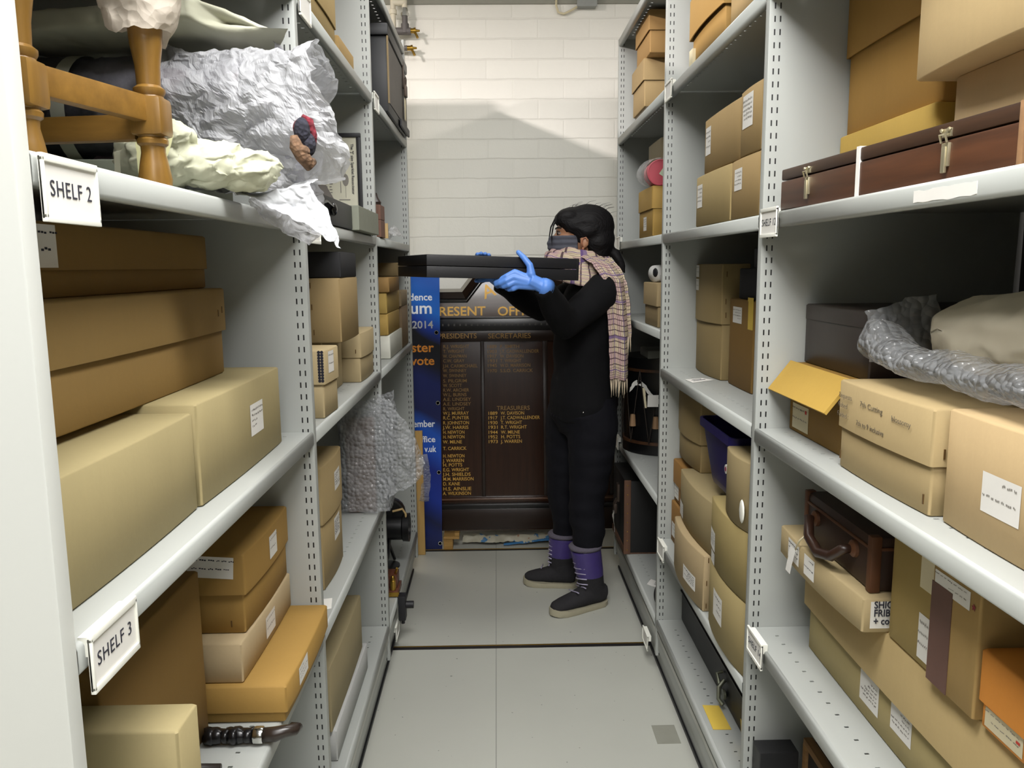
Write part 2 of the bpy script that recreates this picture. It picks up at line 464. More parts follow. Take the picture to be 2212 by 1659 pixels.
# ------------------------------------------------------------- shelf label holders
def label_holder(x, s, y0, z1, words, label, w=0.095, h=0.052, lean=0.0, frame=None, card_mat=None, tsize=0.020, clear=False):
    R = root('label_holder', (x, y0, z1), label, 'shelf label', rot=(0, lean, 0))
    g = s*0.004
    bm = bmesh.new()
    a, b = sorted((0, g*0.4)); box(bm, a, b, 0, w, -h, 0)
    build('card', bm, card_mat or M_PAPER, R)
    bm = bmesh.new()
    for (ya, yb, za, zb) in ((0, w, -0.004, 0.003), (0, w, -h-0.003, -h+0.004), (0, 0.003, -h, 0), (w-0.003, w, -h, 0)):
        a, b = sorted((-g*0.2, g)); box(bm, a, b, ya, yb, za, zb, 0, 0.0008)
    a, b = sorted((-s*0.012, -g*0.2)); box(bm, a, b, 0.006, w-0.006, -0.02, -0.0005)
    autosmooth(build('holder', bm, M_WHITE, R))
    if words:
        cx = 0.5*w
        text('lettering', words, tsize, M_INK, R, (g*0.5, cx, -h*0.62), (math.pi/2, 0, s*math.pi/2), 'CENTER', -0.004, 0.95, 0.0002, spacing=1.12)
    return R
label_holder(XL+.004, 1, 0.704, 1.545, 'SHELF 2', 'white shelf label reading SHELF 2 below the wooden stool leg', lean=0.0)
label_holder(XL+.006, 1, 0.708, 1.108, 'SHELF 3', 'white shelf label reading SHELF 3 on the slanting near shelf edge')
label_holder(XL+.004, 1, 1.692, 1.555, 'SHELF 7', 'small white shelf label clipped in front of the black cash box')
label_holder(XL+.004, 1, 2.68, 2.008, '', 'blank white shelf label clipped under the black tin trunk')
label_holder(XL+.004, 1, 1.692, 2.005, '', 'smudged white shelf label below the tan box on the high shelf')
label_holder(XL-.004, 1, 2.84, 0.108, '', 'pale label holder low on the rail under the brass instrument')
label_holder(XR-.004, -1, 1.562, 1.556, 'SHELF 12', 'white shelf label reading SHELF 12 at the end of the brown wooden case')
label_holder(XR-.006, -1, 1.548, 0.664, 'SHELF 14', 'white shelf label reading SHELF 14 below the long buff box')
label_holder(XR-.004, -1, 2.54, 2.012, '', 'blank white shelf label beside the upright below the orange lidded box')
label_holder(XR-.004, -1, 3.56, 1.572, '', 'white shelf label behind the head of the person')
label_holder(XR-.004, -1, 3.535, 0.674, '', 'narrow shelf label on the shelf edge under the black drum')
label_holder(XR-.004, -1, 2.53, 0.522, '', 'grey shelf label at the corner of the shelf under the pale buff boxes')
label_holder(XR-.014, -1, 2.725, 0.112, '', 'pale label holder on the floor rail beside the person')
# ------------------------------------------------------------- cardboard boxes
BUFF, OLIVE, TAN, BROWN, AMBER, ORANGE, PALE = (171, 154, 118), (156, 143, 104), (166, 141, 95), (139, 111, 66), (152, 120, 62), (168, 123, 59), (178, 159, 125)

def outline(hx, hy, s, bulge, inset=0.0, r=0.004, n=12):
    """Rectangle hx by hy (half sizes); the aisle side bows outwards by BULGE."""
    hx -= inset; hy -= inset; out = []
    def corner(cx, cy, a0):
        return [(cx+r*math.cos(a0+k*math.pi/6), cy+r*math.sin(a0+k*math.pi/6)) for k in range(4)]
    side = [(hx+bulge*(1-(t*t)), hy*t*(1-r/hy)) for t in [-1+2*k/n for k in range(1, n)]]
    pts = corner(hx-r, -hy+r, -math.pi/2)+side+corner(hx-r, hy-r, 0)+corner(-hx+r, hy-r, math.pi/2)+corner(-hx+r, -hy+r, math.pi)
    if s < 0: pts = [(-x, y) for x, y in pts][::-1]
    return pts
def lvl(pts, z): return [(x, y, z) for x, y in pts]
class Box: pass
def carton(label, s, xf, dx, y0, y1, z0, z1, color, lid=None, bulge=0.0, rot=0.0, cat='box', name='storage_box', group=None, lidcolor=None, over=0.0035, gap=0.0, mat=None):
    """Lidded carton. xf: aisle face, dx: depth into the rack, lid: height of the lid's lower edge."""
    b = Box(); b.s, b.hx, b.hy, b.h, b.bulge, b.over = s, dx/2, (y1-y0)/2, z1-z0, bulge, over if lid else 0
    xc = xf-s*dx/2
    R = root(name, (xc, (y0+y1)/2, z0), label, cat, group, (0, 0, rot)); b.R = R; b.lidz = (lid-z0) if lid else None
    m = mat or card(color)
    bm = bmesh.new(); o = b.over
    ht = (lid-z0+0.012) if lid else b.h
    O = lambda ins: outline(b.hx-o, b.hy-o, s, bulge, ins)
    loft(bm, [lvl(O(.0025), 0), lvl(O(0), .0025), lvl(O(0), ht*0.5), lvl(O(0), ht-.0025), lvl(O(.0025), ht)])
    b.body = autosmooth(build('body', bm, m, R), 50)
    if lid:
        bm = bmesh.new(); z = lid-z0
        P = lambda ins: outline(b.hx, b.hy, s, bulge*1.15+.001, ins)
        loft(bm, [lvl(P(.003), b.h-.003), lvl(P(.003), z), lvl(P(0), z), lvl(P(0), b.h-.003), lvl(P(.003), b.h)])
        b.lid = autosmooth(build('lid', bm, card(lidcolor) if lidcolor else m, R), 50)
    return b
def face_x(b, y, z, lid):
    t = max(-1, min(1, y/b.hy)); bl = (b.bulge*1.15+.001) if lid else b.bulge
    return b.hx-(0 if lid else b.over)+bl*(1-t*t)
def sticker(b, y, z, w, h, lines=3, tilt=0.0, mat=None, face='a', dot=None, name='paper_label', words=None, tsize=0.02, ink=None, thick=True):
    """Paper label on the aisle face ('a') or on the face towards the near end ('n'). y, z: its centre in world numbers."""
    R = b.R; zl = z-R.location.z; rnd = random.Random(int(abs(y*1e4)+abs(z*1e5)))
    lid = b.lidz is not None and zl > b.lidz
    mats = [mat or M_PAPER, ink or M_INKGREY, M_RED]
    bm = bmesh.new(); ct, st = math.cos(tilt), math.sin(tilt); s = b.s
    if face == 'a':
        yl = y-R.location.y
        def P(u, v, e):
            a, c = u*ct-v*st, u*st+v*ct
            return (s*(face_x(b, yl+a, zl+c, lid)+e), yl+a, zl+c)
    else:
        xl = y-R.location.x
        def P(u, v, e):
            a, c = u*ct-v*st, u*st+v*ct
            return (xl+a, -b.hy+(0 if lid else b.over)-e, zl+c)
    def quad(u0, u1, v0, v1, e, mi, n=6):
        top = [bm.verts.new(P(u0+(u1-u0)*k/n, v1, e)) for k in range(n+1)]
        bot = [bm.verts.new(P(u0+(u1-u0)*k/n, v0, e)) for k in range(n+1)]
        for k in range(n):
            f = bm.faces.new((bot[k], bot[k+1], top[k+1], top[k])); f.material_index = mi
    quad(-w/2, w/2, -h/2, h/2, 0.0007, 0)
    for i in range(lines):
        v = h*(0.32-0.62*i/max(1, lines-0.4)); u = -w*0.40
        end = w*(0.42 if rnd.random() < 0.6 else rnd.uniform(-0.1, 0.35))
        while u < end:
            L = rnd.uniform(0.05, 0.16)*w; hh = h*rnd.uniform(0.035, 0.06)
            for k in range(3):
                a = u+L*k/3; dv = rnd.uniform(-.4, .4)*hh
                quad(a, a+L/3*0.8, v+dv-hh/2, v+dv+hh/2, 0.0011, 1, 1)
            u += L+0.04*w
    if dot: quad(w*dot[0]-w*.05, w*dot[0]+w*.05, h*dot[1]-h*.07, h*dot[1]+h*.07, 0.0012, 2, 1)
    o = build(name, bm, mats, R)
    if words:
        if face == 'a':
            text('lettering', words, tsize, M_INK, o, P(-w*0.42, 0, 0.0014), (math.pi/2, 0, s*math.pi/2), 'LEFT', 0.01, 0.8, 0.0002, 'CENTER')
        else:
            text('lettering', words, tsize, M_INK, o, P(-w*0.42, 0, 0.0014), (math.pi/2, 0, 0), 'LEFT', 0.01, 0.8, 0.0002, 'CENTER')
    return o
def staples(b, spots, face='n', L=0.012, tiltd=0):
    """Wire staples; each a part."""
    for (y, z) in spots:
        bm = bmesh.new(); zl = z-b.R.location.z; lid = b.lidz is not None and zl > b.lidz
        if face == 'n':
            x = y-b.R.location.x; yy = -b.hy+(0 if lid else b.over)
            box(bm, x-.0012, x+.0012, yy-.0012, yy+.0005, zl-L/2, zl+L/2)
        else:
            yl = y-b.R.location.y; x = b.s*face_x(b, yl, zl, lid)
            box(bm, x-.0011, x+.0011, yl-.0012, yl+.0012, zl-L/2, zl+L/2)
        build('staple', bm, M_STAPLE, b.R)

# ---- left rack, nearest bay, SHELF 3 level
b = carton('olive buff box nearest on the shelf above the SHELF 3 label', 1, -.436, .34, .715, 1.128, 1.1055, 1.246, OLIVE, bulge=.004)
b = carton('olive buff box with a tilted white label beside the pale upright', 1, -.432, .30, 1.134, 1.571, 1.1055, 1.257, OLIVE, bulge=.003)
sticker(b, 1.405, 1.187, .075, .055, 4)
b = carton('large brown lidded box lying across the two olive buff boxes', 1, -.505, .36, .80, 1.50, 1.2575, 1.414, (147, 120, 73), lid=1.337, bulge=.006, over=.006, lidcolor=(139, 114, 69))
staples(b, [(1.478, 1.375), (1.455, 1.37)], 'a')
b = carton('brown lidded box with a paper label on top of the large brown box', 1, -.545, .32, .76, 1.50, 1.4145, 1.508, (134, 106, 59), lid=1.449, bulge=.004, rot=-.04)
sticker(b, .955, 1.478, .13, .052, 2, ink=M_INK)
# ---- left rack, nearest bay, lower shelf
b = carton('flat amber lidded box jutting out over the low shelf edge', 1, -.378, .36, 1.318, 1.663, .651, .722, AMBER, lid=.673, over=.006, bulge=.003)
sticker(b, 1.425, .699, .062, .034, 3, tilt=.05)
b = carton('pale buff box between the amber box and a brown lidded box', 1, -.456, .34, 1.331, 1.664, .7225, .796, PALE, bulge=.002)
sticker(b, 1.50, .758, .062, .042, 2)
b = carton('brown lidded box with two white labels on top of the pale buff box', 1, -.455, .36, 1.367, 1.664, .7965, .946, (153, 121, 65), lid=.871, bulge=.004, over=.005)
sticker(b, 1.53, .908, .052, .045, 2)
sticker(b, -.515, .924, .082, .040, 2, face='n', tilt=-.07, ink=M_INK)
staples(b, [(-.59, .885), (-.485, .815)])
b = carton('tall brown box standing behind the SHELF 3 label', 1, -.510, .25, .955, 1.30, .651, .945, (139, 110, 62))
staples(b, [(-.525, .80)])
b = carton('low olive box at the bottom corner in front of the tall brown box', 1, -.385, .30, .885, .95, .651, .905, OLIVE)
# ---- left rack, second bay
b = carton('black lidded box on top of a tall tan box under the cash box shelf', 1, -.398, .16, 2.07, 2.30, 1.4235, 1.49, (43, 43, 45))
b = carton('tall tan box with staples under the black box', 1, -.400, .26, 2.06, 2.32, 1.2575, 1.423, (147, 126, 88), bulge=.004)
staples(b, [(-.475, 1.405), (-.473, 1.35), (-.470, 1.285)], L=.014)
b = carton('lidded buff box with two staples behind the small patterned box', 1, -.409, .24, 2.395, 2.652, 1.1055, 1.256, BUFF, lid=1.181, bulge=.004)
staples(b, [(-.478, 1.20), (-.425, 1.20)])
b = carton('plain buff box in the shadow under the tall tan box', 1, -.46, .2, 2.10, 2.36, 1.1055, 1.257, BUFF)
b = carton('narrow buff box with a patterned end beside the upright', 1, -.392, .13, 1.815, 1.955, 1.1055, 1.263, BUFF, lid=1.185, over=.004, rot=-.04)
sticker(b, 1.875, 1.232, .05, .05, 2)
bm = bmesh.new()
for i in range(11):
    for j in range(2):
        bm2 = lathe(bm, [(0, .0036), (.0008, .0036), (.0008, .0022), (0, .0022)], 'y', (0.054+j*.007, -.0708, .088+i*.0066), 8)
build('printed_rings', bm, M_INK, b.R)
b = carton('buff two part box with printed labels beside the bubble wrap', 1, -.435, .20, 1.905, 2.16, .6505, .965, (160, 140, 100), lid=.82, bulge=.006)
sticker(b, 2.06, .90, .075, .05, 5, ink=M_INK); sticker(b, 2.06, .77, .075, .06, 6, ink=M_INK)
b = carton('long buff box with a red mark on the bottom shelf', 1, -.427, .26, 1.87, 2.33, .29, .46, (156, 143, 110), bulge=.002)
bm = bmesh.new(); box(bm, b.hx-.001, b.hx+.0008, -.115, -.108, .04, .075); build('red_mark', bm, M_RED, b.R)
b = carton('low grey box under the long buff box on the bottom shelf', 1, -.418, .27, 1.88, 2.36, .206, .2895, (181, 182, 180))
b = carton('tan box with an open flap on the high shelf behind the upright', 1, -.425, .20, 1.96, 2.285, 2.0005, 2.165, (134, 115, 73), lid=2.085, bulge=.003)
b = carton('long low tan box on the high shelf beyond the flap box', 1, -.42, .18, 2.29, 2.52, 2.0005, 2.075, (153, 127, 80))
# ---- left rack, third bay, small boxes under the carried case
g = None
carton('small white box at the foot of the yellow boxes', 1, -.404, .10, 3.012, 3.40, 1.1065, 1.196, (216, 216, 204))
carton('lower of the two small yellow boxes above the white box', 1, -.408, .10, 3.005, 3.36, 1.1965, 1.277, (175, 145, 80))
carton('upper small yellow box directly under a brown box', 1, -.410, .10, 3.0, 3.38, 1.2775, 1.357, (178, 150, 84))
carton('small brown box at the top of the yellow box pile', 1, -.398, .12, 2.99, 3.30, 1.3575, 1.412, (147, 116, 70))
carton('tall pale brown box behind the white and yellow boxes', 1, -.404, .12, 3.41, 3.64, 1.1065, 1.285, (136, 116, 90))
carton('small tan box on the tall pale brown box', 1, -.402, .12, 3.39, 3.62, 1.2855, 1.35, (147, 130, 102))
carton('topmost small tan box near the blue banner', 1, -.404, .12, 3.32, 3.60, 1.413, 1.468, (147, 128, 91))
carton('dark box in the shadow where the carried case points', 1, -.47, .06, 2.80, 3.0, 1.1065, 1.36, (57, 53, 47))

# ---- right rack, third bay
b = carton('tan lidded box at the top of the stack near the white wall', -1, .592, .20, 3.19, 3.49, 2.253, 2.41, (167, 133, 84), lid=2.335, over=.006)
b = carton('buff lidded box under the tan lidded box near the white wall', -1, .588, .20, 3.27, 3.545, 2.07, 2.2525, (160, 138, 98), lid=2.17, over=.006)
b = carton('dark tray below the buff lidded box on the high shelf', -1, .60, .2, 3.26, 3.52, 2.0105, 2.0695, (79, 70, 56))
b = carton('amber lidded box with a white label below the pink tin', -1, .553, .16, 2.87, 3.145, 1.5505, 1.726, (157, 127, 66), lid=1.647, over=.004)
sticker(b, 3.02, 1.60, .06, .05, 4)
b = carton('dim olive lidded box behind the pink tin', -1, .60, .2, 2.965, 3.20, 1.7275, 1.905, (108, 99, 76), lid=1.83)
b = carton('pale tan lidded box under the white rolled cloth', -1, .557, .2, 2.78, 3.035, 1.2305, 1.386, (147, 129, 95), lid=1.305, over=.006)
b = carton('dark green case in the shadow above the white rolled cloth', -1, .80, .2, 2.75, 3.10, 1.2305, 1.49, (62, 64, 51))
# ---- right rack, second bay, high shelf
b = carton('orange tan lidded box jutting over the high shelf edge', -1, .585, .26, 2.14, 2.50, 2.0005, 2.22, (144, 114, 62), lid=2.107, over=.010, bulge=.006)
bm = bmesh.new(); box(bm, -b.hx-.002, -b.hx+.009, .125, .165, 0.0, .075); build('paper_flap', bm, M_CREAM, b.R)
b = carton('light tan box beside the orange tan lidded box', -1, .60, .26, 1.76, 2.12, 2.0005, 2.25, (149, 128, 89))
# ---- right rack, second bay, four boxes
b = carton('tan box with a label on the corner, upper one nearer the wall', -1, .556, .26, 1.853, 2.172, 1.684, 1.822, (153, 129, 87), bulge=.003)
sticker(b, 2.13, 1.765, .055, .07, 4)
b = carton('tan box with a label, upper one next to the upright', -1, .553, .26, 1.700, 1.848, 1.684, 1.826, (153, 129, 87), bulge=.003)
sticker(b, 1.79, 1.778, .075, .07, 5)
b = carton('buff box with a label and stapled edge, lower one nearer the wall', -1, .553, .26, 1.912, 2.238, 1.5505, 1.683, (156, 137, 94), bulge=.004)
sticker(b, 2.19, 1.63, .06, .06, 4)
b = carton('tan box with a label, lower one next to the upright', -1, .553, .26, 1.700, 1.906, 1.5505, 1.683, (153, 129, 87), bulge=.003)
sticker(b, 1.845, 1.638, .062, .048, 4)
# ---- right rack, second bay, middle shelf
b = carton('tall buff lidded box with two narrow labels above the drum level', -1, .661, .085, 2.345, 2.652, 1.105, 1.45, (147, 128, 88), lid=1.273, bulge=.012, over=.004)
sticker(b, 2.60, 1.428, .075, .038, 2); sticker(b, 2.60, 1.385, .075, .036, 2)
staples(b, [(.675, 1.42), (.675, 1.30), (.674, 1.34)], L=.016)
b = carton('brown carton with a white address label beside the tall buff box', -1, .675, .20, 2.09, 2.305, 1.105, 1.352, (124, 95, 48), bulge=.002)
sticker(b, 2.225, 1.308, .085, .045, 4)
bm = bmesh.new(); box(bm, -b.hx-.0012, -b.hx-.0002, -.105, -.06, .17, .255); build('yellow_note', bm, M_YELLOW, b.R)
b = carton('black box on top of the brown carton', -1, .68, .15, 2.07, 2.24, 1.353, 1.437, (31, 31, 34))
b = carton('grey box standing on the black box in the shadow', -1, .69, .14, 2.07, 2.15, 1.438, 1.49, (58, 58, 60))
# ---- right rack, second bay, low shelf
b = carton('pale buff box with a stapled edge at the foot of the buff pile', -1, .552, .22, 2.060, 2.415, .5085, .667, (161, 142, 108), bulge=.016)
sticker(b, 2.165, .565, .11, .042, 5, ink=M_INK); staples(b, [(.566, .655), (.562, .59), (.562, .525)], L=.014)
b = carton('buff box with a grey label above the pale buff box', -1, .572, .22, 2.035, 2.43, .668, .816, (147, 132, 97), bulge=.014)
sticker(b, 2.385, .70, .07, .045, 4)
b = carton('olive buff box with a label, lower one against the upright', -1, .556, .22, 1.700, 2.015, .5085, .686, (156, 140, 97), bulge=.014)
sticker(b, 1.885, .60, .085, .07, 3)
b = carton('olive buff box with a double label, upper one against the upright', -1, .556, .22, 1.700, 2.010, .687, .852, (148, 132, 87), bulge=.014)
sticker(b, 1.965, .75, .07, .05, 5); sticker(b, 1.955, .705, .05, .03, 3)
b = carton('upright buff box with a white blob against the upright post', -1, .556, .20, 1.700, 1.888, .8525, 1.012, (139, 124, 90), bulge=.012)
bm = bmesh.new(); ball(bm, (-b.hx-.010, -.068, .045), (.0035, .017, .028), 0, 2); build('white_sticker', bm, M_WHITE, b.R, True)
b = carton('buff lidded box in front of the navy bin, on the second shelf up', -1, .612, .20, 2.36, 2.652, .8165, 1.05, (147, 128, 89), lid=.905, bulge=.012, over=.004)
staples(b, [(.655, .93)], L=.016); sticker(b, .69, .86, .05, .06, 3, face='n')
b = carton('chestnut lidded box with a label beside the buff boxes', -1, .598, .20, 2.44, 2.652, .651, .795, (144, 106, 55), lid=.715, over=.004)
b.R.location.z = .6515
sticker(b, 2.61, .69, .06, .05, 3)
b = carton('lower chestnut box with a label under the chestnut lidded box', -1, .594, .20, 2.44, 2.652, .5085, .650, (139, 102, 53))
sticker(b, 2.60, .555, .07, .05, 3)

# ---- right rack, nearest bay, shelf of the brown case
b = carton('tall amber brown lidded box behind the brown wooden case', -1, .705, .25, 1.30, 1.662, 1.701, 1.995, (176, 136, 72), lid=1.852, over=.006, bulge=.003)
b = carton('flat yellow box under the tall amber brown box', -1, .70, .26, 1.303, 1.66, 1.62, 1.7005, (190, 158, 80))
b = carton('dark flat board box below the flat yellow box', -1, .72, .22, 1.25, 1.64, 1.5505, 1.6195, (122, 107, 74))
b = carton('large buff box with a sagging lower edge high behind the case', -1, .655, .30, .80, 1.283, 1.726, 1.97, (222, 195, 146), bulge=.016)
b = carton('buff box under the sagging buff box', -1, .70, .26, .80, 1.25, 1.5505, 1.7255, (198, 172, 131), bulge=.002)
# ---- right rack, nearest bay, middle shelf
b = carton('buff lidded box with pencil handwriting on its lid', -1, .588, .30, 1.048, 1.345, 1.1005, 1.252, (168, 148, 108), lid=1.172, over=.004, bulge=.004)
R = b.R
rows = [[('Bequests', 0, .047), ('7th Cutting', .078, .075), ('blossomy', .182, .055)], [('Robed', 0, .034)], [('Folded :', 0, .042), ('7th to 9 inclusive', .072, .092)]]
for i, r_ in enumerate(rows):
    for t_, x_, w_ in r_: text('handwriting', [(t_, x_-.002*i, -.004*x_/.1, .0125, (w_,))], .0125, plain('pencil_grey', '#5f5648', .8), R, (-b.hx-.0062, .136, (b.lidz+.052-.0165*i)), (math.pi/2, 0, -math.pi/2), 'LEFT', -.014, 1, .0002)
staples(b, [(.606, 1.19)], L=.014); staples(b, [(1.066, 1.122), (1.338, 1.122)], 'a', L=.014)
b = carton('large buff box with a white square label next to the handwritten box', -1, .600, .30, .706, 1.033, 1.1005, 1.256, (189, 164, 123), bulge=.006)
sticker(b, .905, 1.17, .075, .05, 2)
b = carton('brown box with an open yellow flap beside the upright', -1, .621, .22, 1.375, 1.662, 1.1005, 1.243, (131, 100, 45), bulge=0)
sticker(b, 1.60, 1.135, .085, .052, 2, mat=M_CREAM, dot=(-.34, .3))
bm = bmesh.new(); mm = [Vector((-b.hx, -.148, .145)), Vector((-b.hx, .143, .145)), Vector((-b.hx-.045, .146, .085)), Vector((-b.hx-.045, -.146, .085))]
nn = (mm[1]-mm[0]).cross(mm[3]-mm[0]).normalized()*.003
loft(bm, [[p-nn for p in mm], [p+nn for p in mm]]); build('open_flap', bm, card((185, 151, 72)), b.R)
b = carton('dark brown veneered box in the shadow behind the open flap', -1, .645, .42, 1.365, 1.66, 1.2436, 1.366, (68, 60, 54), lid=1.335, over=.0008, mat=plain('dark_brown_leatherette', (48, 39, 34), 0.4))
# ---- right rack, nearest bay, SHELF 14
b = carton('long buff lidded box with two labels at the front of the shelf', -1, .637, .32, .82, 1.58, .6505, .848, (168, 153, 107), lid=.745, over=.010, lidcolor=(181, 159, 113), bulge=.004)
sticker(b, 1.29, .705, .07, .055, 5); sticker(b, 1.18, .713, .066, .048, 4)
b = carton('buff box with handwritten labels carrying the leather case', -1, .590, .195, 1.222, 1.60, .849, .908, (171, 153, 115), bulge=.008)
sticker(b, 1.51, .882, .065, .040, 3, ink=M_INK); sticker(b, 1.425, .882, .05, .040, 2, ink=M_INK)
o = sticker(b, .634, .880, .062, .046, 0, face='n')
text('lettering', [('SHIC', -.026, .006, .017, .85), ('FRIB', -.026, -.008, .017, .85), ('+ co.', -.026, -.022, .017, .85)], .017, M_INK, o, (.634-b.R.location.x, -b.hy-.0016, .037), (math.pi/2, 0, 0), 'LEFT', .012)
b = carton('olive upright box with a paper slip beside the leather case', -1, .629, .193, 1.083, 1.212, .849, 1.06, (158, 136, 83))
sticker(b, 1.108, .895, .03, .07, 3); 
bm = bmesh.new(); box(bm, -b.hx-.0010, -b.hx-.0002, -.062, -.022, .12, .19); build('paper_slip', bm, M_CREAM, b.R)
b = carton('tan box with a maroon stripe and a red star note', -1, .620, .20, .965, 1.079, .849, 1.06, (168, 139, 88))
bm = bmesh.new(); box(bm, -b.hx-.0012, -b.hx-.0002, .005, .056, 0.001, .150); build('maroon_stripe', bm, plain('maroon_strip', (102, 74, 65), .6), b.R)
o = sticker(b, 1.03, 1.005, .085, .026, 2, tilt=0.0)
bm = bmesh.new(); vv = []
for k in range(10):
    r = .0055 if k % 2 == 0 else .0024; a = math.pi/2+k*math.pi/5
    vv.append((-b.hx-.0014, -.044+r*math.cos(a), .152+r*math.sin(a)))
bm.faces.new([bm.verts.new(v) for v in vv]); build('star', bm, plain('star_red', (128, 30, 45), .6), b.R)
b = carton('orange lidded box with a red dotted label at the frame edge', -1, .622, .2, .78, .960, .849, .955, (212, 140, 62), lid=.885, over=.004)
sticker(b, .91, .868, .075, .026, 2, mat=M_CREAM, dot=(-.38, .1))
# ------------------------------------------------------------- pipes and cable on the end wall
M_PIPEW = plain('white_painted_pipe', '#d9d2bd', 0.5)
M_PIPEG = plain('dark_grey_pipe', '#5e5a58', 0.55)
R = root('gas_pipework', (-.46, WALL-.06, 2.5), 'white and grey pipes with two brass taps high on the brick wall', 'pipe')
def rel(R, pts): return [Vector(p)-R.location for p in pts]
yq = WALL-.06
bm = bmesh.new()
tube(bm, rel(R, [(-.495, yq, 2.10), (-.495, yq, 2.98)]), .013, 10); tube(bm, rel(R, [(-.495, yq, 2.745), (-.438, yq, 2.745)]), .016, 10)
tube(bm, rel(R, [(-.438, yq, 2.72), (-.438, yq, 2.98)]), .013, 10); lathe(bm, [(-.012, .016), (-.010, .019), (.010, .019), (.012, .016)], 'z', Vector((-.495, yq, 2.70))-R.location)
autosmooth(build('white_pipe', bm, M_PIPEW, R))
bm = bmesh.new()
tube(bm, rel(R, [(-.438, yq, 2.70), (-.438, yq, 2.612)]), .014, 10); tube(bm, rel(R, [(-.49, yq, 2.610), (-.41, yq, 2.610)]), .018, 10)
tube(bm, rel(R, [(-.438, yq, 2.645), (-.438, yq, 2.60)]), .020, 10); tube(bm, rel(R, [(-.49, yq, 2.610), (-.49, yq, 2.53), (-.43, yq, 2.53)]), .014, 10)
autosmooth(build('grey_pipe', bm, M_PIPEG, R))
bm = bmesh.new()
lathe(bm, [(-.02, .014), (-.02, .021), (-.004, .021), (-.004, .017), (.012, .017), (.012, .014), (.02, .014)], 'z', Vector((-.438, yq, 2.700))-R.location, 6)
autosmooth(build('union_nut', bm, M_CHROME, R))
for z in (2.612, 2.530):
    bm = bmesh.new(); x0 = -.415 if z > 2.6 else -.432
    lathe(bm, [(0, .012), (.02, .012), (.02, .015), (.03, .015), (.03, .007), (.048, .005), (.05, .004)], 'x', Vector((x0, yq, z))-R.location, 10)
    tube(bm, rel(R, [(x0+.026, yq, z), (x0+.028, yq-.01, z-.012), (x0+.040, yq-.012, z-.038)]), [.005, .006, .0065], 8)
    autosmooth(build('brass_tap', bm, M_BRASS, R))
R = root('junction_box', (.47, WALL-.03, 2.757), 'small grey junction box at the top of the brick wall', 'junction box')
bm = bmesh.new(); box(bm, -.048, .045, -.02, .029, -.028, .05, 0, .003); build('body', bm, plain('grey_box', '#8d908c', .45), R)
bm = bmesh.new(); box(bm, -.052, .049, -.026, -.02, -.031, .05, 0, .002); build('cover', bm, plain('grey_box', '#8d908c', .45), R)
bm = bmesh.new(); tube(bm, [(.318, WALL-.02, 2.80), (.317, WALL-.02, 2.74), (.327, WALL-.022, 2.708), (.355, WALL-.022, 2.70), (.395, WALL-.022, 2.718), (.43, WALL-.022, 2.738), (.45, WALL-.022, 2.765)], .0055, 8)
tag(build('cable', bm, M_CREAM, smooth=True), 'looped cream cable hanging beside the junction box', 'cable')

# ------------------------------------------------------------- blue banner
def banner_mat():  # blue runs from near black to bright in bands up the sheet
    t = NT('blue_banded_vinyl'); co = t.coord(); s = t.n('ShaderNodeSeparateXYZ'); t.l(co, s.inputs[0])
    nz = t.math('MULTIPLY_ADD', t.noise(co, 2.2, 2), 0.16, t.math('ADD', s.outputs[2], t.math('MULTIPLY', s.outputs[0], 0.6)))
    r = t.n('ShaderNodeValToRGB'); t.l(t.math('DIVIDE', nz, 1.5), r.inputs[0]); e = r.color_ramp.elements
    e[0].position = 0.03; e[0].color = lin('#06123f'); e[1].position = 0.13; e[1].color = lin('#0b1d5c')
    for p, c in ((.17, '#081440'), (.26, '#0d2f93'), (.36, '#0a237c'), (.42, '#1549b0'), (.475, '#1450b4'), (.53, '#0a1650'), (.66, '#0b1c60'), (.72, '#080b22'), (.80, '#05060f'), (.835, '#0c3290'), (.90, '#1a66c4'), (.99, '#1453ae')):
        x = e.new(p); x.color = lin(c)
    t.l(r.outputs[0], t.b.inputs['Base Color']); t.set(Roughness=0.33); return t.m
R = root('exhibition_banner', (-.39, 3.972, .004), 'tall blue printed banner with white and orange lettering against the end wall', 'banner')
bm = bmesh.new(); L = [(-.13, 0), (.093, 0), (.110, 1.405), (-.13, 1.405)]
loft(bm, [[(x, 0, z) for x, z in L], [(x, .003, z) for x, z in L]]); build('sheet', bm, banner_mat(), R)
M_LW = plain('white_print', '#e6ebf2', .4); M_LG = plain('grey_print', '#a3a6a8', .4); M_LO = plain('orange_print', '#d98a2b', .4)
X = .072
def bl(items, m, nm):
  for t_, dx, z, sz, xs in items:
    text(nm, [(t_, X+dx, z-.004, sz, xs)], .05, m, R, (0, -.0006, 0), align='RIGHT', bold=.018, ext=.0002)
bl([('dence', 0, 1.287, .049, (.112,)), ('um', 0, 1.222, .082, (.104,))], M_LW, 'white_lettering')
bl([('2014', .002, 1.149, .052, (.104,))], M_LG, 'grey_lettering')
bl([('ster', .001, 1.031, .066, (.112,)), ('vote', .004, .966, .062, (.118,))], M_LO, 'orange_lettering')
bl([('ember', -.002, .650, .048, (.110,)), ('ffice', -.001, .571, .044, (.070,)), ('v.uk', 0, .520, .046, (.060,))], M_LW, 'white_lettering')
for z, x in ((1.123, .089), (.768, .088), (.409, .085), (.032, .083)):
    bm = bmesh.new(); lathe(bm, [(-.001, .0115), (-.003, .0105), (-.003, .0075), (-.001, .0065)], 'y', (x, 0, z), 16); lathe(bm, [(-.0006, .0068), (-.0004, .0068)], 'y', (x, 0, z), 16, 1)
    autosmooth(build('eyelet', bm, [M_CHROME, M_BLACK], R))

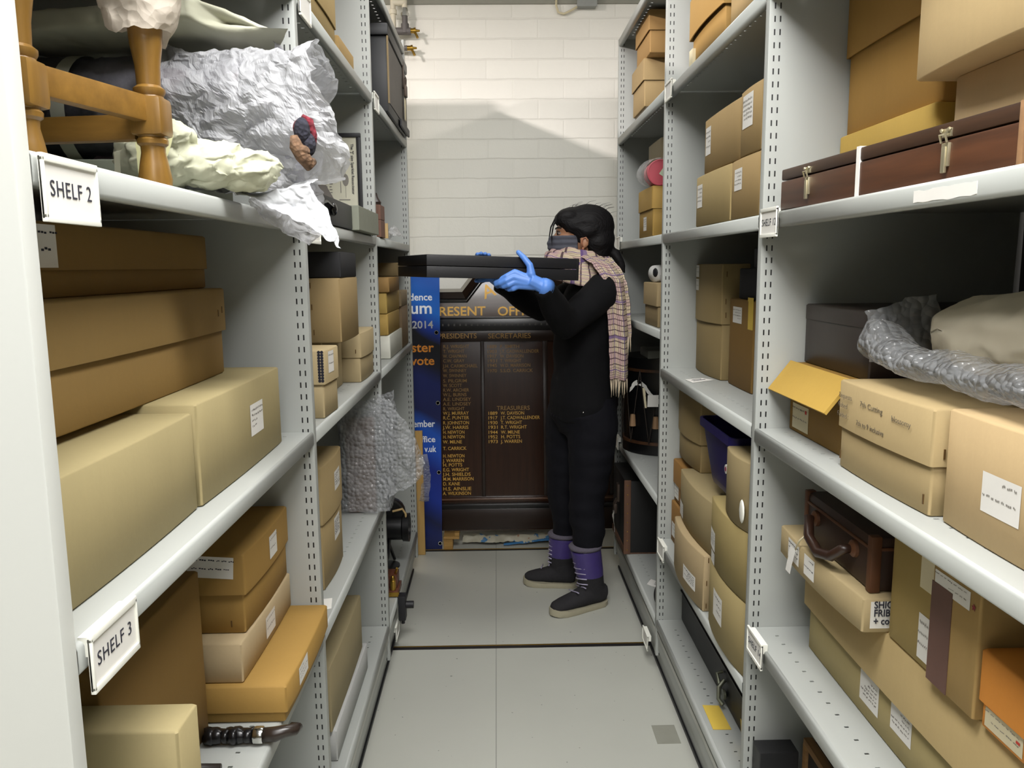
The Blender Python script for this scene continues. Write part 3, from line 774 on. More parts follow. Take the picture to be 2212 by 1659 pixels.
# ------------------------------------------------------------- honours board
PHI = math.radians(8)
def dark_wood(name, a, b, rough, axis=2, spec=.4):
    t = NT(name); co = t.coord(); mp = t.n('ShaderNodeMapping'); sc = [26]*3; sc[axis] = 1.8
    mp.inputs['Scale'].default_value = sc; t.l(co, mp.inputs[0]); f = t.noise(mp.outputs[0], 2.0, 6, .65)
    t.l(t.mix(f, lin(a), lin(b)), t.b.inputs['Base Color']); t.set(Roughness=rough); t.b.inputs['Specular IOR Level'].default_value = spec; t.bump(f, .10, .001); return t.m
M_DW = dark_wood('varnished_dark_oak', '#1d0f09', '#3c2416', .2); M_DWX = dark_wood('varnished_dark_oak_rail', '#150d08', '#2a1a10', .30, 0)
M_BLK = plain('black_moulding', '#0d0b0a', .3); M_GILT = plain('gilt_paint', '#c79a3e', .42, .25, .18, 60); M_GILT2 = plain('dull_gilt_paint', '#8f6c33', .5, .15, .3, 40)
R = root('honours_board', (0, 4.0, .08), 'dark wooden honours board with gilt lists of names leaning on the end wall', 'sign', rot=(-PHI, 0, 0))
OUT = [(-.42, 1.267), (-.186, 1.267), (-.120, 1.352), (-.02, 1.395), (.22, 1.395), (.32, 1.352), (.386, 1.267), (.62, 1.267)]
def offs(d):
    P = [Vector(p) for p in OUT]; o = []
    for i, p in enumerate(P):
        a = (P[i]-P[i-1]).normalized() if i else (P[1]-P[0]).normalized(); b = (P[i+1]-P[i]).normalized() if i < len(P)-1 else a
        n = Vector((a.y+b.y, -a.x-b.x)).normalized(); k = 1/max(.4, n.dot(Vector((a.y, -a.x)))); q = p+n*d*k; o.append((q.x, q.y))
    return o
bm = bmesh.new(); poly = [(-.42, .012)]+OUT+[(.62, .012)]
loft(bm, [[(x, 0, z) for x, z in poly], [(x, .03, z) for x, z in poly]]); build('panel', bm, M_DW, R)
bm = bmesh.new(); poly = [(-.42, 1.118)]+OUT+[(.62, 1.118)]
loft(bm, [[(x, -.0009, z) for x, z in poly], [(x, .0, z) for x, z in poly]]); build('header_sheen_panel', bm, dark_wood('sheen_pale_header_oak', '#2a1a10', '#5a4632', .22, 0, 1.0), R)  # added facing; its paler, glossier wood stands in for a sheen
def band(d0, d1, e0, e1, m, nm):
    bm = bmesh.new(); a, b = offs(d0), offs(d1)
    loft(bm, [[(x, -e0, z), (x2, -e1, z2), (x2, .001, z2), (x, .001, z)] for (x, z), (x2, z2) in zip(a, b)]); build(nm, bm, m, R)
band(0, .018, .022, .030, plain('reflection_pale_moulding', '#8e8a80', .35), 'moulding_edge'); band(.018, .050, .026, .012, M_DWX, 'moulding_cove'); band(.050, .058, .006, .010, M_BLK, 'moulding_bead'); band(.062, .070, .010, .006, M_BLK, 'moulding_bead')  # pale grey of the outer edge paints in a reflection along the moulding
def rail(z0, z1, e, m, nm, x0=-.42, x1=.62, bev=.003):
    bm = bmesh.new(); box(bm, x0, x1, -e, .002, z0, z1, 0, bev); autosmooth(build(nm, bm, m, R))
rail(1.050, 1.112, .014, M_BLK, 'frieze_rail'); rail(.993, 1.050, .008, M_DWX, 'heading_rail'); rail(1.112, 1.120, .020, M_BLK, 'frieze_rail')
bm = bmesh.new()
for i in range(34): box(bm, -.40+i*.03-.004, -.40+i*.03+.004, -.0165, -.013, 1.074, 1.086)
build('dentil_row', bm, plain('worn_bead', '#2a2620', .5), R)
for x0, x1 in ((-.42, -.30), (-.088, -.068), (.235, .262), (.58, .62)): rail(.19, .993, .006, M_DWX, 'stile', x0, x1)
rail(.160, .190, .020, M_DW, 'base_moulding'); rail(.172, .182, .026, plain('highlight_brown_edge', '#5a4030', .25), 'base_moulding'); rail(.125, .150, .014, M_BLK, 'base_moulding'); rail(.020, .125, .010, M_DWX, 'base_board')  # lighter brown ridge has a highlight put into its colour
def gl(nm, items, m, e=.0008, bold=.008): text(nm, items, .03, m, R, (0, -e, 0), bold=bold, ext=.0003)
gl('main_heading', [('PRESENT', -.338, 1.130, .066, (.276,))], M_GILT, .0012, .016); gl('main_heading', [('OFFICERS', .003, 1.128, .066, (.298,))], M_GILT, .0012, .016)
A = [('A', -.062, 1.214, -.35), ('C', .020, 1.262, -.22), ('N', .11, 1.285, 0), ('A', .20, 1.262, .22), ('L', .28, 1.214, .35)]
for ch, x, z, an in A[:2]:
    text('arched_heading', ch, .098, M_GILT, R, (x, -.0012, z), (math.pi/2, an, 0), bold=.01)
gl('column_heading', [('PRESIDENTS', -.305, 1.011, .037, (.197,))], M_GILT2, .0092); gl('column_heading', [('SECRETARIES', -.047, 1.009, .037, (.221,))], M_GILT2, .0092)
NL = [('R.J. WRIGHT', .970), ('T. WRIGHT', .945), ('W. CHAPMAN', .920), ('C.W. GRAY', .896), ('J.H. CARMICHAEL', .869), ('W. SWINNEY', .845), ('W. SWINNEY', .819), ('S. PILGRIM', .792), ('W. SCOTT', .768), ('R.W. ARCHER', .744), ('W.L. BURNS', .720), ('A.E. LINDSEY', .696), ('A.E. LINDSEY', .672), ('R. WRIGHT', .647), ('W.J. MURRAY', .624), ('R.C. PUNTER', .600), ('R. JOHNSTON', .574), ('J.W. HARRIS', .550), ('H. NEWTON', .525), ('H. NEWTON', .501), ('W. MILNE', .475), ('T. CARRICK', .441), ('H. NEWTON', .402), ('J. WARREN', .378), ('H. POTTS', .355), ('E.G. WRIGHT', .330), ('J.H. SHIELDS', .306), ('M.M. MARRISON', .282), ('D. KANE', .257), ('H.S. AINSLIE', .231), ('A. WILKINSON', .207)]
row = lambda t_, x, v: (t_, x, v-.009, .0245, (.0118*len(t_)+.004,))
gl('name_list', [row(t_, -.281-.010*(.97-v)/.76, v) for t_, v in NL if v > .63], M_GILT2)
gl('name_list', [row(t_, -.281-.010*(.97-v)/.76, v) for t_, v in NL if v < .63], M_GILT)
NR = [('1889', 'F. SMITH', .967), ('1903', 'J.T. CADWALLENDER', .942), ('1917', 'W. DAVISON', .917), ('1931', 'T. WRIGHT', .893), ('1945', 'W.D. MARRISON', .869), ('1970', 'S.S.O. CARRICK', .842)]
NT2 = [('1889', 'W. DAVISON', .621), ('1917', 'J.T. CADWALLENDER', .597), ('1930', 'T. WRIGHT', .572), ('1931', 'R.T. WRIGHT', .548), ('1944', 'W. MILNE', .522), ('1952', 'H. POTTS', .498), ('1973', 'J. WARREN', .474)]
for lst, m in ((NR, M_GILT2), (NT2, M_GILT)):
    gl('dated_name_list', [(a, -.055, v-.009, .0245, (.047,)) for a, b_, v in lst]+[row(b_, .014, v) for a, b_, v in lst], m)
gl('column_heading', [('TREASURERS', -.006, .636, .031, (.171,))], M_GILT2)

# ------------------------------------------------------------- wood, cloth and plastic at the foot of the end wall
M_PINE = wood('pale_pine', '#9c7a41', '#b9975a', .6, 2); M_PINEX = wood('pale_pine_block', '#8c6a35', '#b08a4c', .6, 0)
bm = bmesh.new(); box(bm, -.432, -.378, 3.90, 3.922, .001, .642, 0, .001); tag(build('wooden_plank', bm, M_PINE), 'pale wooden plank standing upright beside the blue banner', 'plank')
R = root('block_pair', (-.25, 4.02, 0), 'two small wooden blocks propping the board beside the banner', 'block')
bm = bmesh.new(); box(bm, -.04, .008, -.045, .06, .001, .056, 0, .002); build('lower_block', bm, M_PINEX, R)
bm = bmesh.new(); box(bm, -.04, .042, -.05, .06, .0565, .070, 0, .002); box(bm, .018, .042, -.05, -.01, .0705, .088, 0, .002); build('upper_block', bm, M_PINEX, R)
bm = bmesh.new(); box(bm, .46, .53, 3.985, 4.03, .060, .082, 0, .002); box(bm, .48, .52, 3.99, 4.06, .001, .06, 0, .002); tag(build('wooden_wedge', bm, M_PINEX), 'pale wooden wedge under the board behind the boots', 'wedge')
def stained():
    t = NT('stained_plastic'); co = t.coord(); s = t.n('ShaderNodeSeparateXYZ'); t.l(co, s.inputs[0]); f = t.noise(co, 18, 4)
    c = t.mix(f, lin('#8a8776'), lin('#b7b3a0')); f2 = t.noise(co, 14, 3)
    c = t.mix(t.math('GREATER_THAN', f2, .63), c, lin('#3c6b93')); c = t.mix(t.math('GREATER_THAN', t.noise(co, 25, 2), .68), c, lin('#8c6a52'))
    t.l(c, t.b.inputs['Base Color']); t.set(Roughness=.5); return t.m
o = sheet('plastic_dust_sheet', lambda u, v: (-.20+.52*u, 4.015+.12*v+.012*math.sin(u*17), .012+.028*math.sin(math.pi*min(1, v*1.3))), 60, 16, stained(), crumple=.007, cs=22)
tag(o, 'crumpled dirty plastic sheet with blue streaks on the floor under the board', 'plastic sheet')
o = sheet('blue_paint_strip', lambda u, v: (.02+.28*u, 4.0+.02*v+.02*u, .004+.022*u+.008*math.sin(v*3)), 30, 4, plain('blue_polythene', '#2f6796', .5), crumple=.003, cs=30)
tag(o, 'thin blue strip of plastic on the floor behind the boots', 'plastic strip')

# ------------------------------------------------------------- black tin trunk, padlock
M_TIN = plain('black_japanned_tin', '#101114', .45, 0, .25, 14, .2); M_TIN2 = plain('scuffed_black_tin', '#4a4641', .6, 0, .35, 9, .25); M_IRON = plain('old_iron', '#4a3f37', .5, .6, .3)
R = root('tin_trunk', (-.52, 3.30, 2.0065), 'black tin trunk with a padlock and paper tag on the highest left shelf', 'trunk')
bm = bmesh.new(); box(bm, -.13, .138, -.29, .31, .001, .262, 0, .006); autosmooth(build('body', bm, M_TIN, R))
bm = bmesh.new(); box(bm, -.135, .145, -.30, .32, .263, .305, 0, .008); autosmooth(build('lid', bm, M_TIN, R))
bm = bmesh.new(); box(bm, .1382, .1405, -.285, .305, .035, .255, 0); build('worn_front', bm, M_TIN2, R)
bm = bmesh.new(); box(bm, .1375, .1435, -.293, -.283, .03, .262); build('brass_edge', bm, plain('dull_brass_edge', '#7d6a45', .5), R)
bm = bmesh.new(); box(bm, .141, .150, .02, .31, .002, .032, 0, .003); build('foot_strip', bm, M_BLACK, R)
bm = bmesh.new(); box(bm, .141, .146, .165, .195, .18, .285, 0, .002); tube(bm, [(.15, .165, .19), (.152, .17, .215), (.152, .18, .222), (.152, .19, .215), (.15, .195, .19)], .004, 6); box(bm, .145, .157, .158, .203, .145, .192, 0, .004); autosmooth(build('padlock', bm, M_IRON, R))
bm = bmesh.new(); box(bm, .148, .1495, .15, .195, .05, .135); build('paper_tag', bm, M_CREAM, R)

# ------------------------------------------------------------- framed print, cash box, small things on the left shelves
R = root('framed_print', (-.52, 2.632, 1.5515), 'black framed print with sideways lettering leaning on the upright', 'picture')
bm = bmesh.new(); x0, x1, z0, z1 = -.10, .094, 0, .32
for a in ((x0, x1, z0, z0+.013), (x0, x1, z1-.013, z1), (x0, x0+.013, z0+.013, z1-.013), (x1-.013, x1, z0+.013, z1-.013)): box(bm, a[0], a[1], -.008, .008, a[2], a[3], 0, .002)
autosmooth(build('frame', bm, M_BLACK, R))
bm = bmesh.new(); box(bm, x0+.012, x1-.012, -.002, .006, .012, .308); build('print', bm, plain('aged_print', '#cfccb8', .5), R)
rotv = Matrix(((0, 1, 0), (0, 0, -1), (-1, 0, 0))).to_euler()
text('title_lettering', 'The "J" size Sparklet Resuscitator', .0125, M_INK, R, (.062, -.003, .287), rotv, bold=.01, ext=.0002, sx=.93)
bm = bmesh.new(); lathe(bm, [(-.0028, .0001), (-.0028, .010), (-.0024, .010)], 'y', (.042, 0, .175), 20)
for v in bm.verts: v.co.z = .175+(v.co.z-.175)*1.9
box(bm, .0415, .0425, -.003, -.0022, .12, .235); box(bm, .025, .027, -.003, -.0022, .135, .17); box(bm, .02, .055, -.003, -.0022, .112, .115)
tube(bm, [(.045, -.003, .275), (.033, -.003, .283), (.026, -.003, .272), (.033, -.003, .262), (.040, -.003, .255)], .0022, 6)
rr = random.Random(3)
for i in range(15):
    for j in range(2): box(bm, -.02+j*.016-.006, -.02+j*.016+.006*rr.random(), -.003, -.0022, .09+i*.009, .093+i*.009)
build('engraving', bm, M_INKGREY, R)
R = root('cash_box', (-.46, 1.95, 1.5505), 'black cash box with a chain and clasp beside the framed print', 'box')
bm = bmesh.new(); box(bm, -.09, .072, -.25, .262, .0005, .064, 0, .003); autosmooth(build('body', bm, plain('black_box_card', '#121214', .45), R))
bm = bmesh.new(); tube(bm, [(.074, -.20, .046), (.078, -.15, .040), (.077, -.09, .048), (.078, -.02, .040), (.076, .02, .042)], .004, 6); ball(bm, (.077, -.01, .036), (.008, .02, .016), 0, 2); lathe(bm, [(0, .014), (.008, .012)], 'x', (.073, -.01, .036), 12); autosmooth(build('clasp', bm, plain('black_clasp', '#0c0c0e', .2), R))
bm = bmesh.new(); loft(bm, [[(-.05, -.22, .066), (.05, -.24, .066), (.055, .12, .066), (-.05, .1, .066)], [(-.05, -.18, .085), (.03, -.16, .080), (.02, .19, .112), (-.05, .15, .10)]]); autosmooth(build('leather_flap', bm, plain('dark_leather', '#241a14', .5), R))
bm = bmesh.new(); box(bm, -.46, -.372, 2.225, 2.59, 1.5505, 1.617, 0, .002); tag(build('grey_box', bm, plain('grey_green_board', '#7d8072', .7)), 'grey green box end beside the black cash box', 'box')
R = root('brown_block_stack', (-.42, 2.80, 1.5505), 'small stack of brown blocks behind the upright next to crumpled plastic', 'blocks')
for i, (z0, z1) in enumerate(((.0005, .058), (.0585, .108))):
    bm = bmesh.new(); box(bm, -.03, .033, -.05, .05, z0, z1, 0, .002); build('block', bm, plain('brown_clay', '#6a4a3c', .7), R)
bm = bmesh.new(); lathe(bm, [(.1085, .02), (.12, .022), (.135, .012), (.15, .008), (.152, .001)], 'z', (.008, 0, 0), 14); autosmooth(build('knob', bm, plain('dark_bronze', '#2e2420', .4), R))
M_TAN = plain('pale_plywood', '#b79c6c', .7)
bm = bmesh.new(); box(bm, -.425, -.378, 2.856, 2.866, 1.5505, 1.602); tag(build('wooden_offcut', bm, M_TAN), 'thin pale offcut of wood standing by the brown blocks', 'offcut')

# ------------------------------------------------------------- transparent plastics
def film(name, tint, alpha, rough=.25, bubbles=0, scale=78):
    t = NT(name); co = t.coord(); tr = t.n('ShaderNodeBsdfTransparent'); tl = t.n('ShaderNodeBsdfTranslucent'); tl.inputs[0].default_value = lin(tint)
    t.b.inputs['Base Color'].default_value = lin(tint); t.set(Roughness=rough); t.b.inputs['Specular IOR Level'].default_value = .8
    m1 = t.n('ShaderNodeMixShader'); m1.inputs[0].default_value = .35; t.l(t.b.outputs[0], m1.inputs[1]); t.l(tl.outputs[0], m1.inputs[2])
    mx = t.n('ShaderNodeMixShader'); t.l(tr.outputs[0], mx.inputs[1]); t.l(m1.outputs[0], mx.inputs[2]); mx.inputs[0].default_value = alpha
    if bubbles:
        vo = t.n('ShaderNodeTexVoronoi'); vo.inputs['Scale'].default_value = scale; vo.inputs['Randomness'].default_value = .75; t.l(co, vo.inputs['Vector'])
        h = t.math('SUBTRACT', .6, vo.outputs['Distance']); t.bump(h, 1.0, .009)
        wr = t.noise(co, 22, 3); t.l(t.math('MULTIPLY_ADD', wr, .45, alpha-.22), mx.inputs[0])
    else:
        f = t.noise(co, 40, 4); ww = t.n('ShaderNodeVectorMath'); ww.operation = 'MULTIPLY_ADD'; nn_ = t.n('ShaderNodeTexNoise'); nn_.inputs['Scale'].default_value = 14; t.l(co, nn_.inputs['Vector'])
        t.l(nn_.outputs['Color'], ww.inputs[0]); ww.inputs[1].default_value = (.03, .03, .03); t.l(co, ww.inputs[2])
        vo = t.n('ShaderNodeTexVoronoi'); vo.inputs['Scale'].default_value = 26; t.l(ww.outputs[0], vo.inputs['Vector']); vo2 = t.n('ShaderNodeTexVoronoi'); vo2.inputs['Scale'].default_value = 70; t.l(ww.outputs[0], vo2.inputs['Vector'])
        t.bump(t.math('ADD', vo.outputs['Distance'], t.math('MULTIPLY', vo2.outputs['Distance'], .4)), .55, .012); t.l(t.math('MULTIPLY_ADD', f, .30, alpha-.15), mx.inputs[0])
    t.l(mx.outputs[0], t.out.inputs[0]); return t.m
M_BUBBLE = film('bubble_wrap', '#bfc2c5', .48, .07, 1); M_CLEAR = film('clear_film', '#e6e6e6', .35, .12); M_TISSUE = film('tissue_paper', '#b4b5b8', .80, .5); M_TISSUE2 = film('thin_tissue', '#b9bac4', .55, .5)
R = root('wrapped_board', (-.44, 2.55, .6505), 'tall flat object in bubble wrap leaning out over the lower shelf', 'bubble wrap parcel')
bm = bmesh.new(); box(bm, -.058, .036, -.004, .028, .002, .315, 0, .004); build('board', bm, plain('brown_grey_board', '#6e5b50', .6), R)
def bw(u, v):
    a = 2*math.pi*u; k = (abs(math.cos(a))**6+abs(math.sin(a))**6)**(-1/6)
    w_ = .083*(1-.10*v)+.015*math.sin(v*2.5); d_ = .045*(1-.45*v*v)
    return (.0+.012*v+w_*k*math.cos(a), .012+d_*k*math.sin(a), .004+.375*v+.02*v*math.sin(a*2+1))
sheet('bubble_wrap', bw, 64, 50, M_BUBBLE, R, closed=True, crumple=.006, cs=16)
def flap(u, v):
    top = .385-.16*u*u-.02*u; bot = .03+.085*u; 
    return (.055+.135*u-.02*abs(v-.5), -.035-.02*math.sin(u*3)+.02*v, bot+(top-bot)*v)
sheet('loose_wrap', flap, 40, 60, M_BUBBLE, R, crumple=.009, cs=14, seed=3)
o = sheet('bubble_wrap_scrap', lambda u, v: (-.405+.045*u+.012*math.sin(math.pi*v), 3.893-.006*math.sin(9*v), .28+.24*v), 12, 30, M_BUBBLE, crumple=.005, cs=20)
tag(o, 'scrap of bubble wrap sticking out from the pale wooden plank near the banner', 'bubble wrap')
o = sheet('crumpled_plastic', lambda u, v: (-.43+.05*u, 3.02+.25*v, 1.556+.034*math.sin(math.pi*u)*math.sin(math.pi*v)+.006), 24, 30, M_CLEAR, crumple=.010, cs=22)
tag(o, 'crumpled clear plastic on the shelf end beside the brown blocks', 'plastic')

# ------------------------------------------------------------- bottom left shelf of the far bay
R = root('old_lantern', (-.45, 3.22, .2055), 'old black projector lamp with tan bracket on the bottom shelf near the banner', 'lamp')
M_LB = plain('black_enamel', '#0e0e10', .35)
bm = bmesh.new(); lathe(bm, [(-.055, .002), (-.055, .046), (-.05, .052), (.045, .052), (.05, .058), (.075, .060), (.075, .05), (.06, .045)], 'x', (0, 0, .17), 22); autosmooth(build('lamp_body', bm, M_LB, R))
bm = bmesh.new(); lathe(bm, [(-.03, .002), (-.03, .06), (-.02, .066), (.02, .066), (.03, .06), (.03, .002)], 'y', (-.01, .02, .225), 20); autosmooth(build('lamp_housing', bm, M_LB, R))
bm = bmesh.new(); tube(bm, [(.01, -.02, .245), (.05, -.02, .255), (.062, -.02, .235), (.066, -.02, .16)], [(.005, .009)]*4, 8); autosmooth(build('tan_bracket', bm, M_TAN, R))
bm = bmesh.new(); tube(bm, [(-.01, 0, .12), (-.015, -.01, .06), (-.03, -.02, .012)], .007, 8); tube(bm, [(-.02, 0, .12), (.0, .06, .01)], .007, 8); lathe(bm, [(0.0005, .05), (.008, .05), (.012, .02)], 'z', (-.02, 0, 0), 16); autosmooth(build('stand', bm, M_LB, R))
R = root('brass_instrument', (-.415, 2.95, .2055), 'small wooden instrument with brass fittings and a black clamp on the bottom shelf edge', 'instrument')
bm = bmesh.new(); box(bm, -.03, .028, -.05, .06, .0006, .024, 0, .003); box(bm, -.028, .020, -.02, .05, .0245, .075, 0, .002); autosmooth(build('wooden_base', bm, wood('reddish_mahogany', '#4b2a1c', '#6b3d29', .4, 1), R))
bm = bmesh.new(); lathe(bm, [(0.025, .011), (.06, .011), (.062, .008), (.075, .008), (.08, .004)], 'z', (.006, -.035, 0), 12); box(bm, -.01, .030, -.055, -.04, .004, .02); tube(bm, [(.012, 0, .076), (.02, -.01, .10)], .005, 8); autosmooth(build('brass_fittings', bm, M_BRASS, R))
bm = bmesh.new(); box(bm, .0275, .056, -.075, -.03, -.085, .012, 0, .004); lathe(bm, [(0, .014), (.028, .014), (.028, .010)], 'x', (.056, -.05, -.03), 12); tube(bm, [(.042, -.05, -.085), (.042, -.05, -.105)], .007, 8); autosmooth(build('clamp', bm, M_BLACK, R))
def lying_card(label, z, pts, m=M_PAPER, name='paper_card', ink=True):
    bm = bmesh.new(); loft(bm, [[(x, y, z) for x, y in pts], [(x, y, z+.0012) for x, y in pts]])
    c = sum((Vector((*p, 0)) for p in pts), Vector())/len(pts); e = (Vector((*pts[1], 0))-Vector((*pts[0], 0)))*.28
    if ink:
        for k in (-.12, .12):
            d = (Vector((*pts[3], 0))-Vector((*pts[0], 0)))*k
            tube(bm, [c+d-e+Vector((0, 0, z+.0016)), c+d+e*(.6 if k > 0 else 1)+Vector((0, 0, z+.0016))], .0009, 4, 1)
    return tag(build(name, bm, [m, M_INK]), label, 'card')
lying_card('white card lying on the shelf in front of the tall buff lidded box', 1.1048, [(.573, 2.310), (.648, 2.358), (.625, 2.402), (.566, 2.375)])
lying_card('white card lying on the bottom shelf in front of the black chest', .2108, [(.575, 2.97), (.655, 2.88), (.685, 2.93), (.60, 3.02)])
lying_card('blank white card on the lower shelf before the bubble wrap parcel', .6508, [(-.485, 1.76), (-.40, 1.80), (-.41, 1.86), (-.49, 1.84)], ink=False)

# ------------------------------------------------------------- stick and rod on the low left shelf
R = root('wrapped_umbrella', (-.47, 1.262, .6655), 'black furled umbrella with a silver collar on the low shelf under the amber box', 'umbrella')
bm = bmesh.new(); rr = random.Random(5)
tube(bm, [(-.033+.083*k/24, .002*math.sin(k*1.7), .0) for k in range(25)], [.0132+.0016*math.sin(k*.55)+.0006*math.sin(k*1.3) for k in range(25)], 14); build('furled_cover', bm, plain('black_silk', '#101012', .28), R, True)
bm = bmesh.new(); lathe(bm, [(.05, .0135), (.052, .0145), (.064, .0145), (.066, .0135)], 'x', (0, 0, 0), 18); autosmooth(build('silver_collar', bm, M_CHROME, R))
bm = bmesh.new(); tube(bm, [(.066, 0, 0), (.085, 0, .001), (.10, .003, .004), (.116, .010, .003), (.118, .022, -.001), (.105, .03, -.002)], [.012, .0125, .0105, .010, .0085, .006], 12); build('handle', bm, plain('dark_horn', '#2a221d', .3), R, True)
bm = bmesh.new(); tube(bm, [(-.62, 1.185, .6595), (-.45, 1.180, .6595)], .008, 10); tag(build('dark_rod', bm, plain('dark_rod_wood', '#221b17', .4), smooth=True), 'thin dark rod lying in front of the furled umbrella', 'rod')

# ------------------------------------------------------------- right rack: tin, cloth roll, drum, trunk
R = root('pink_tin', (.579, 2.915, 1.7265), 'round pink tin wrapped in clear film on the amber lidded box', 'tin')
bm = bmesh.new(); lathe(bm, [(-.045, .001), (-.045, .040), (-.042, .043), (.03, .043), (.03, .001)], 'y', (0, 0, .0435), 28); autosmooth(build('tin_body', bm, plain('pink_card', '#c9606c', .5), R))
bm = bmesh.new(); lathe(bm, [(-.0462, .041), (-.048, .042), (-.047, .045), (-.03, .0455), (-.03, .0432)], 'y', (0, 0, .0435), 28); autosmooth(build('lid_rim', bm, plain('rose_rim', '#a8404c', .5), R))
bm = bmesh.new(); box(bm, .0, .026, -.047, -.0455, .030, .056, 0, 0, Matrix.Translation((.013, 0, .04)) @ Matrix.Rotation(.6, 4, 'Y') @ Matrix.Translation((-.013, 0, -.04))); build('sticker', bm, plain('green_white_sticker', '#a9b79c', .6, 0, .4, 90), R)
sheet('clear_film', lambda u, v: (1.13*.045*math.cos(2*math.pi*u)*(1+.3*(v > .8)*(v-.8)*5), -.05+.11*v, .0435+.0435*math.sin(2*math.pi*u)*(1.0 if math.sin(2*math.pi*u) < 0 else 1.12+.2*v)), 40, 12, M_CLEAR, R, closed=True, crumple=.0018, cs=40)
R = root('rolled_cloth', (.66, 3.0, 1.4175), 'white rolled cloth with a black core on a pale tan lidded box', 'cloth roll', rot=(0, 0, .62))
bm = bmesh.new(); tube(bm, [(-.10, 0, 0), (-.07, 0, .001), (-.02, 0, 0), (.05, 0, .002), (.12, 0, 0)], [.030, .0305, .028, .029, .029], 20); build('roll', bm, plain('white_cotton', '#d9d9d6', .85, 0, .06, 30, .3), R, True)
bm = bmesh.new(); ball(bm, (-.1005, -.006, .004), (.004, .013, .017), 0, 2); build('core', bm, M_BLACK, R, True)
bm = bmesh.new(); tube(bm, [(.03, 0, 0), (.036, 0, 0)], .0305, 20); build('band', bm, M_INKGREY, R, True)
sheet('loose_corner', lambda u, v: (-.105+.10*u, -.026-.012*v, .004-.034*v-.012*u*v), 10, 6, plain('white_cotton', '#d9d9d6', .85), R, crumple=.002)

R = root('drum', (.724, 3.44, .6505), 'old black drum with brown hoops and white tags on the right rack shelf', 'drum')
M_DR = plain('black_drum_shell', '#0d0d0e', .3, 0, .3, 8); M_HOOP = wood('brown_hoop', '#2e1d12', '#4d321f', .4, 2); M_ROPE = plain('dark_rope', '#2c241d', .9)
r0 = .172
bm = bmesh.new(); lathe(bm, [(.012, r0-.004), (.40, r0-.004)], 'z', (0, 0, 0), 48); autosmooth(build('shell', bm, M_DR, R))
for z0, z1 in ((.0006, .05), (.36, .412)):
    bm = bmesh.new(); lathe(bm, [(z0, r0-.006), (z0, r0+.002), (z1, r0+.002), (z1, r0-.006)], 'z', (0, 0, 0), 48); autosmooth(build('hoop', bm, M_DR, R))
    zz = z1 if z0 < .1 else z0
    bm = bmesh.new(); lathe(bm, [(zz-.006, r0-.004), (zz-.006, r0+.005), (zz+.006, r0+.005), (zz+.006, r0-.004)], 'z', (0, 0, 0), 48); autosmooth(build('hoop_band', bm, M_HOOP, R))
bm = bmesh.new(); lathe(bm, [(.405, .001), (.409, .14), (.4115, .166)], 'z', (0, 0, 0), 48); autosmooth(build('skin', bm, plain('old_drumskin', '#4a4438', .6), R))
bm = bmesh.new(); N = 12
for i in range(N):
    for k in (0, 1):
        a0 = 2*math.pi*(i+.5*k)/N
        pts = [((r0+.006)*math.cos(a0+(math.pi/N)*q/6), (r0+.006)*math.sin(a0+(math.pi/N)*q/6), .05+.31*(q/6 if k == 0 else 1-q/6)) for q in range(7)]
        tube(bm, pts, .0022, 5)
build('tension_rope', bm, M_ROPE, R, True)
for ang in (3.75, 4.35):
    bm = bmesh.new(); c_, s_ = math.cos(ang), math.sin(ang); lathe(bm, [(0, .001), (0, .014), (.05, .010), (.05, .001)], 'z', ((r0+.010)*c_, (r0+.010)*s_, .12), 8); autosmooth(build('rope_ear', bm, plain('buff_leather', '#8d6f50', .7), R))
bm = bmesh.new(); box(bm, -.10, .16, -.16, .02, .4125, .448, 0, .006); autosmooth(build('grey_pad', bm, plain('grey_foam', '#70716a', .8), R))
sheet('ribbon', lambda u, v: (-.165+.11*u, -.09-.10*u+.01*math.sin(6*u), .27+.035*math.sin(u*5)+.022*(v-.5)), 24, 3, M_PAPER, R, crumple=.003, cs=30)
sheet('ribbon', lambda u, v: (-.118+.012*v+.008*u, -.135-.004*u, .285-.085*u), 10, 3, M_CREAM, R, crumple=.002, cs=30)
bm = bmesh.new(); box(bm, -.105, -.06, -.172, -.170, .235, .285, 0, 0, Matrix.Rotation(.1, 4, 'X')); build('paper_tag', bm, M_PAPER, R)
bm = bmesh.new(); box(bm, -.02, .004, -.188, -.186, .20, .235); tube(bm, [(-.008, -.187, .235), (-.012, -.182, .30)], .0012, 5); build('small_tag', bm, M_PAPER, R)

R = root('travel_chest', (.745, 3.47, .2105), 'black chest with brown studded edge and padlock on the lowest shelf by the boots', 'chest')
M_TK = plain('black_canvas', '#0c0c0d', .55); M_EDGE = wood('brown_fibre_edge', '#4a3020', '#634430', .6, 2)
bm = bmesh.new(); box(bm, -.205, .205, -.165, .17, .001, .325, 0, .004); autosmooth(build('body', bm, M_TK, R))
bm = bmesh.new(); box(bm, -.209, -.180, -.169, -.160, .0006, .329, 0, .001); build('edge_strip', bm, M_EDGE, R)
bm = bmesh.new(); box(bm, -.180, .206, -.1668, -.160, .0006, .006, 0, .001); box(bm, -.209, -.2, -.16, .172, .0006, .03, 0, .001); build('edge_strip', bm, M_EDGE, R)
bm = bmesh.new()
for k in range(8): ball(bm, (-.194, -.169, .02+k*.041), (.003, .0018, .003), 0, 1)
build('stud_row', bm, M_BRASS, R, True)
bm = bmesh.new(); box(bm, -.215, -.205, -.02, .02, .19, .27, 0, .002); tube(bm, [(-.214, -.012, .20), (-.224, -.012, .178), (-.224, .012, .178), (-.214, .012, .20)], .004, 6); box(bm, -.230, -.216, -.02, .02, .135, .180, 0, .004); autosmooth(build('padlock', bm, M_IRON, R))
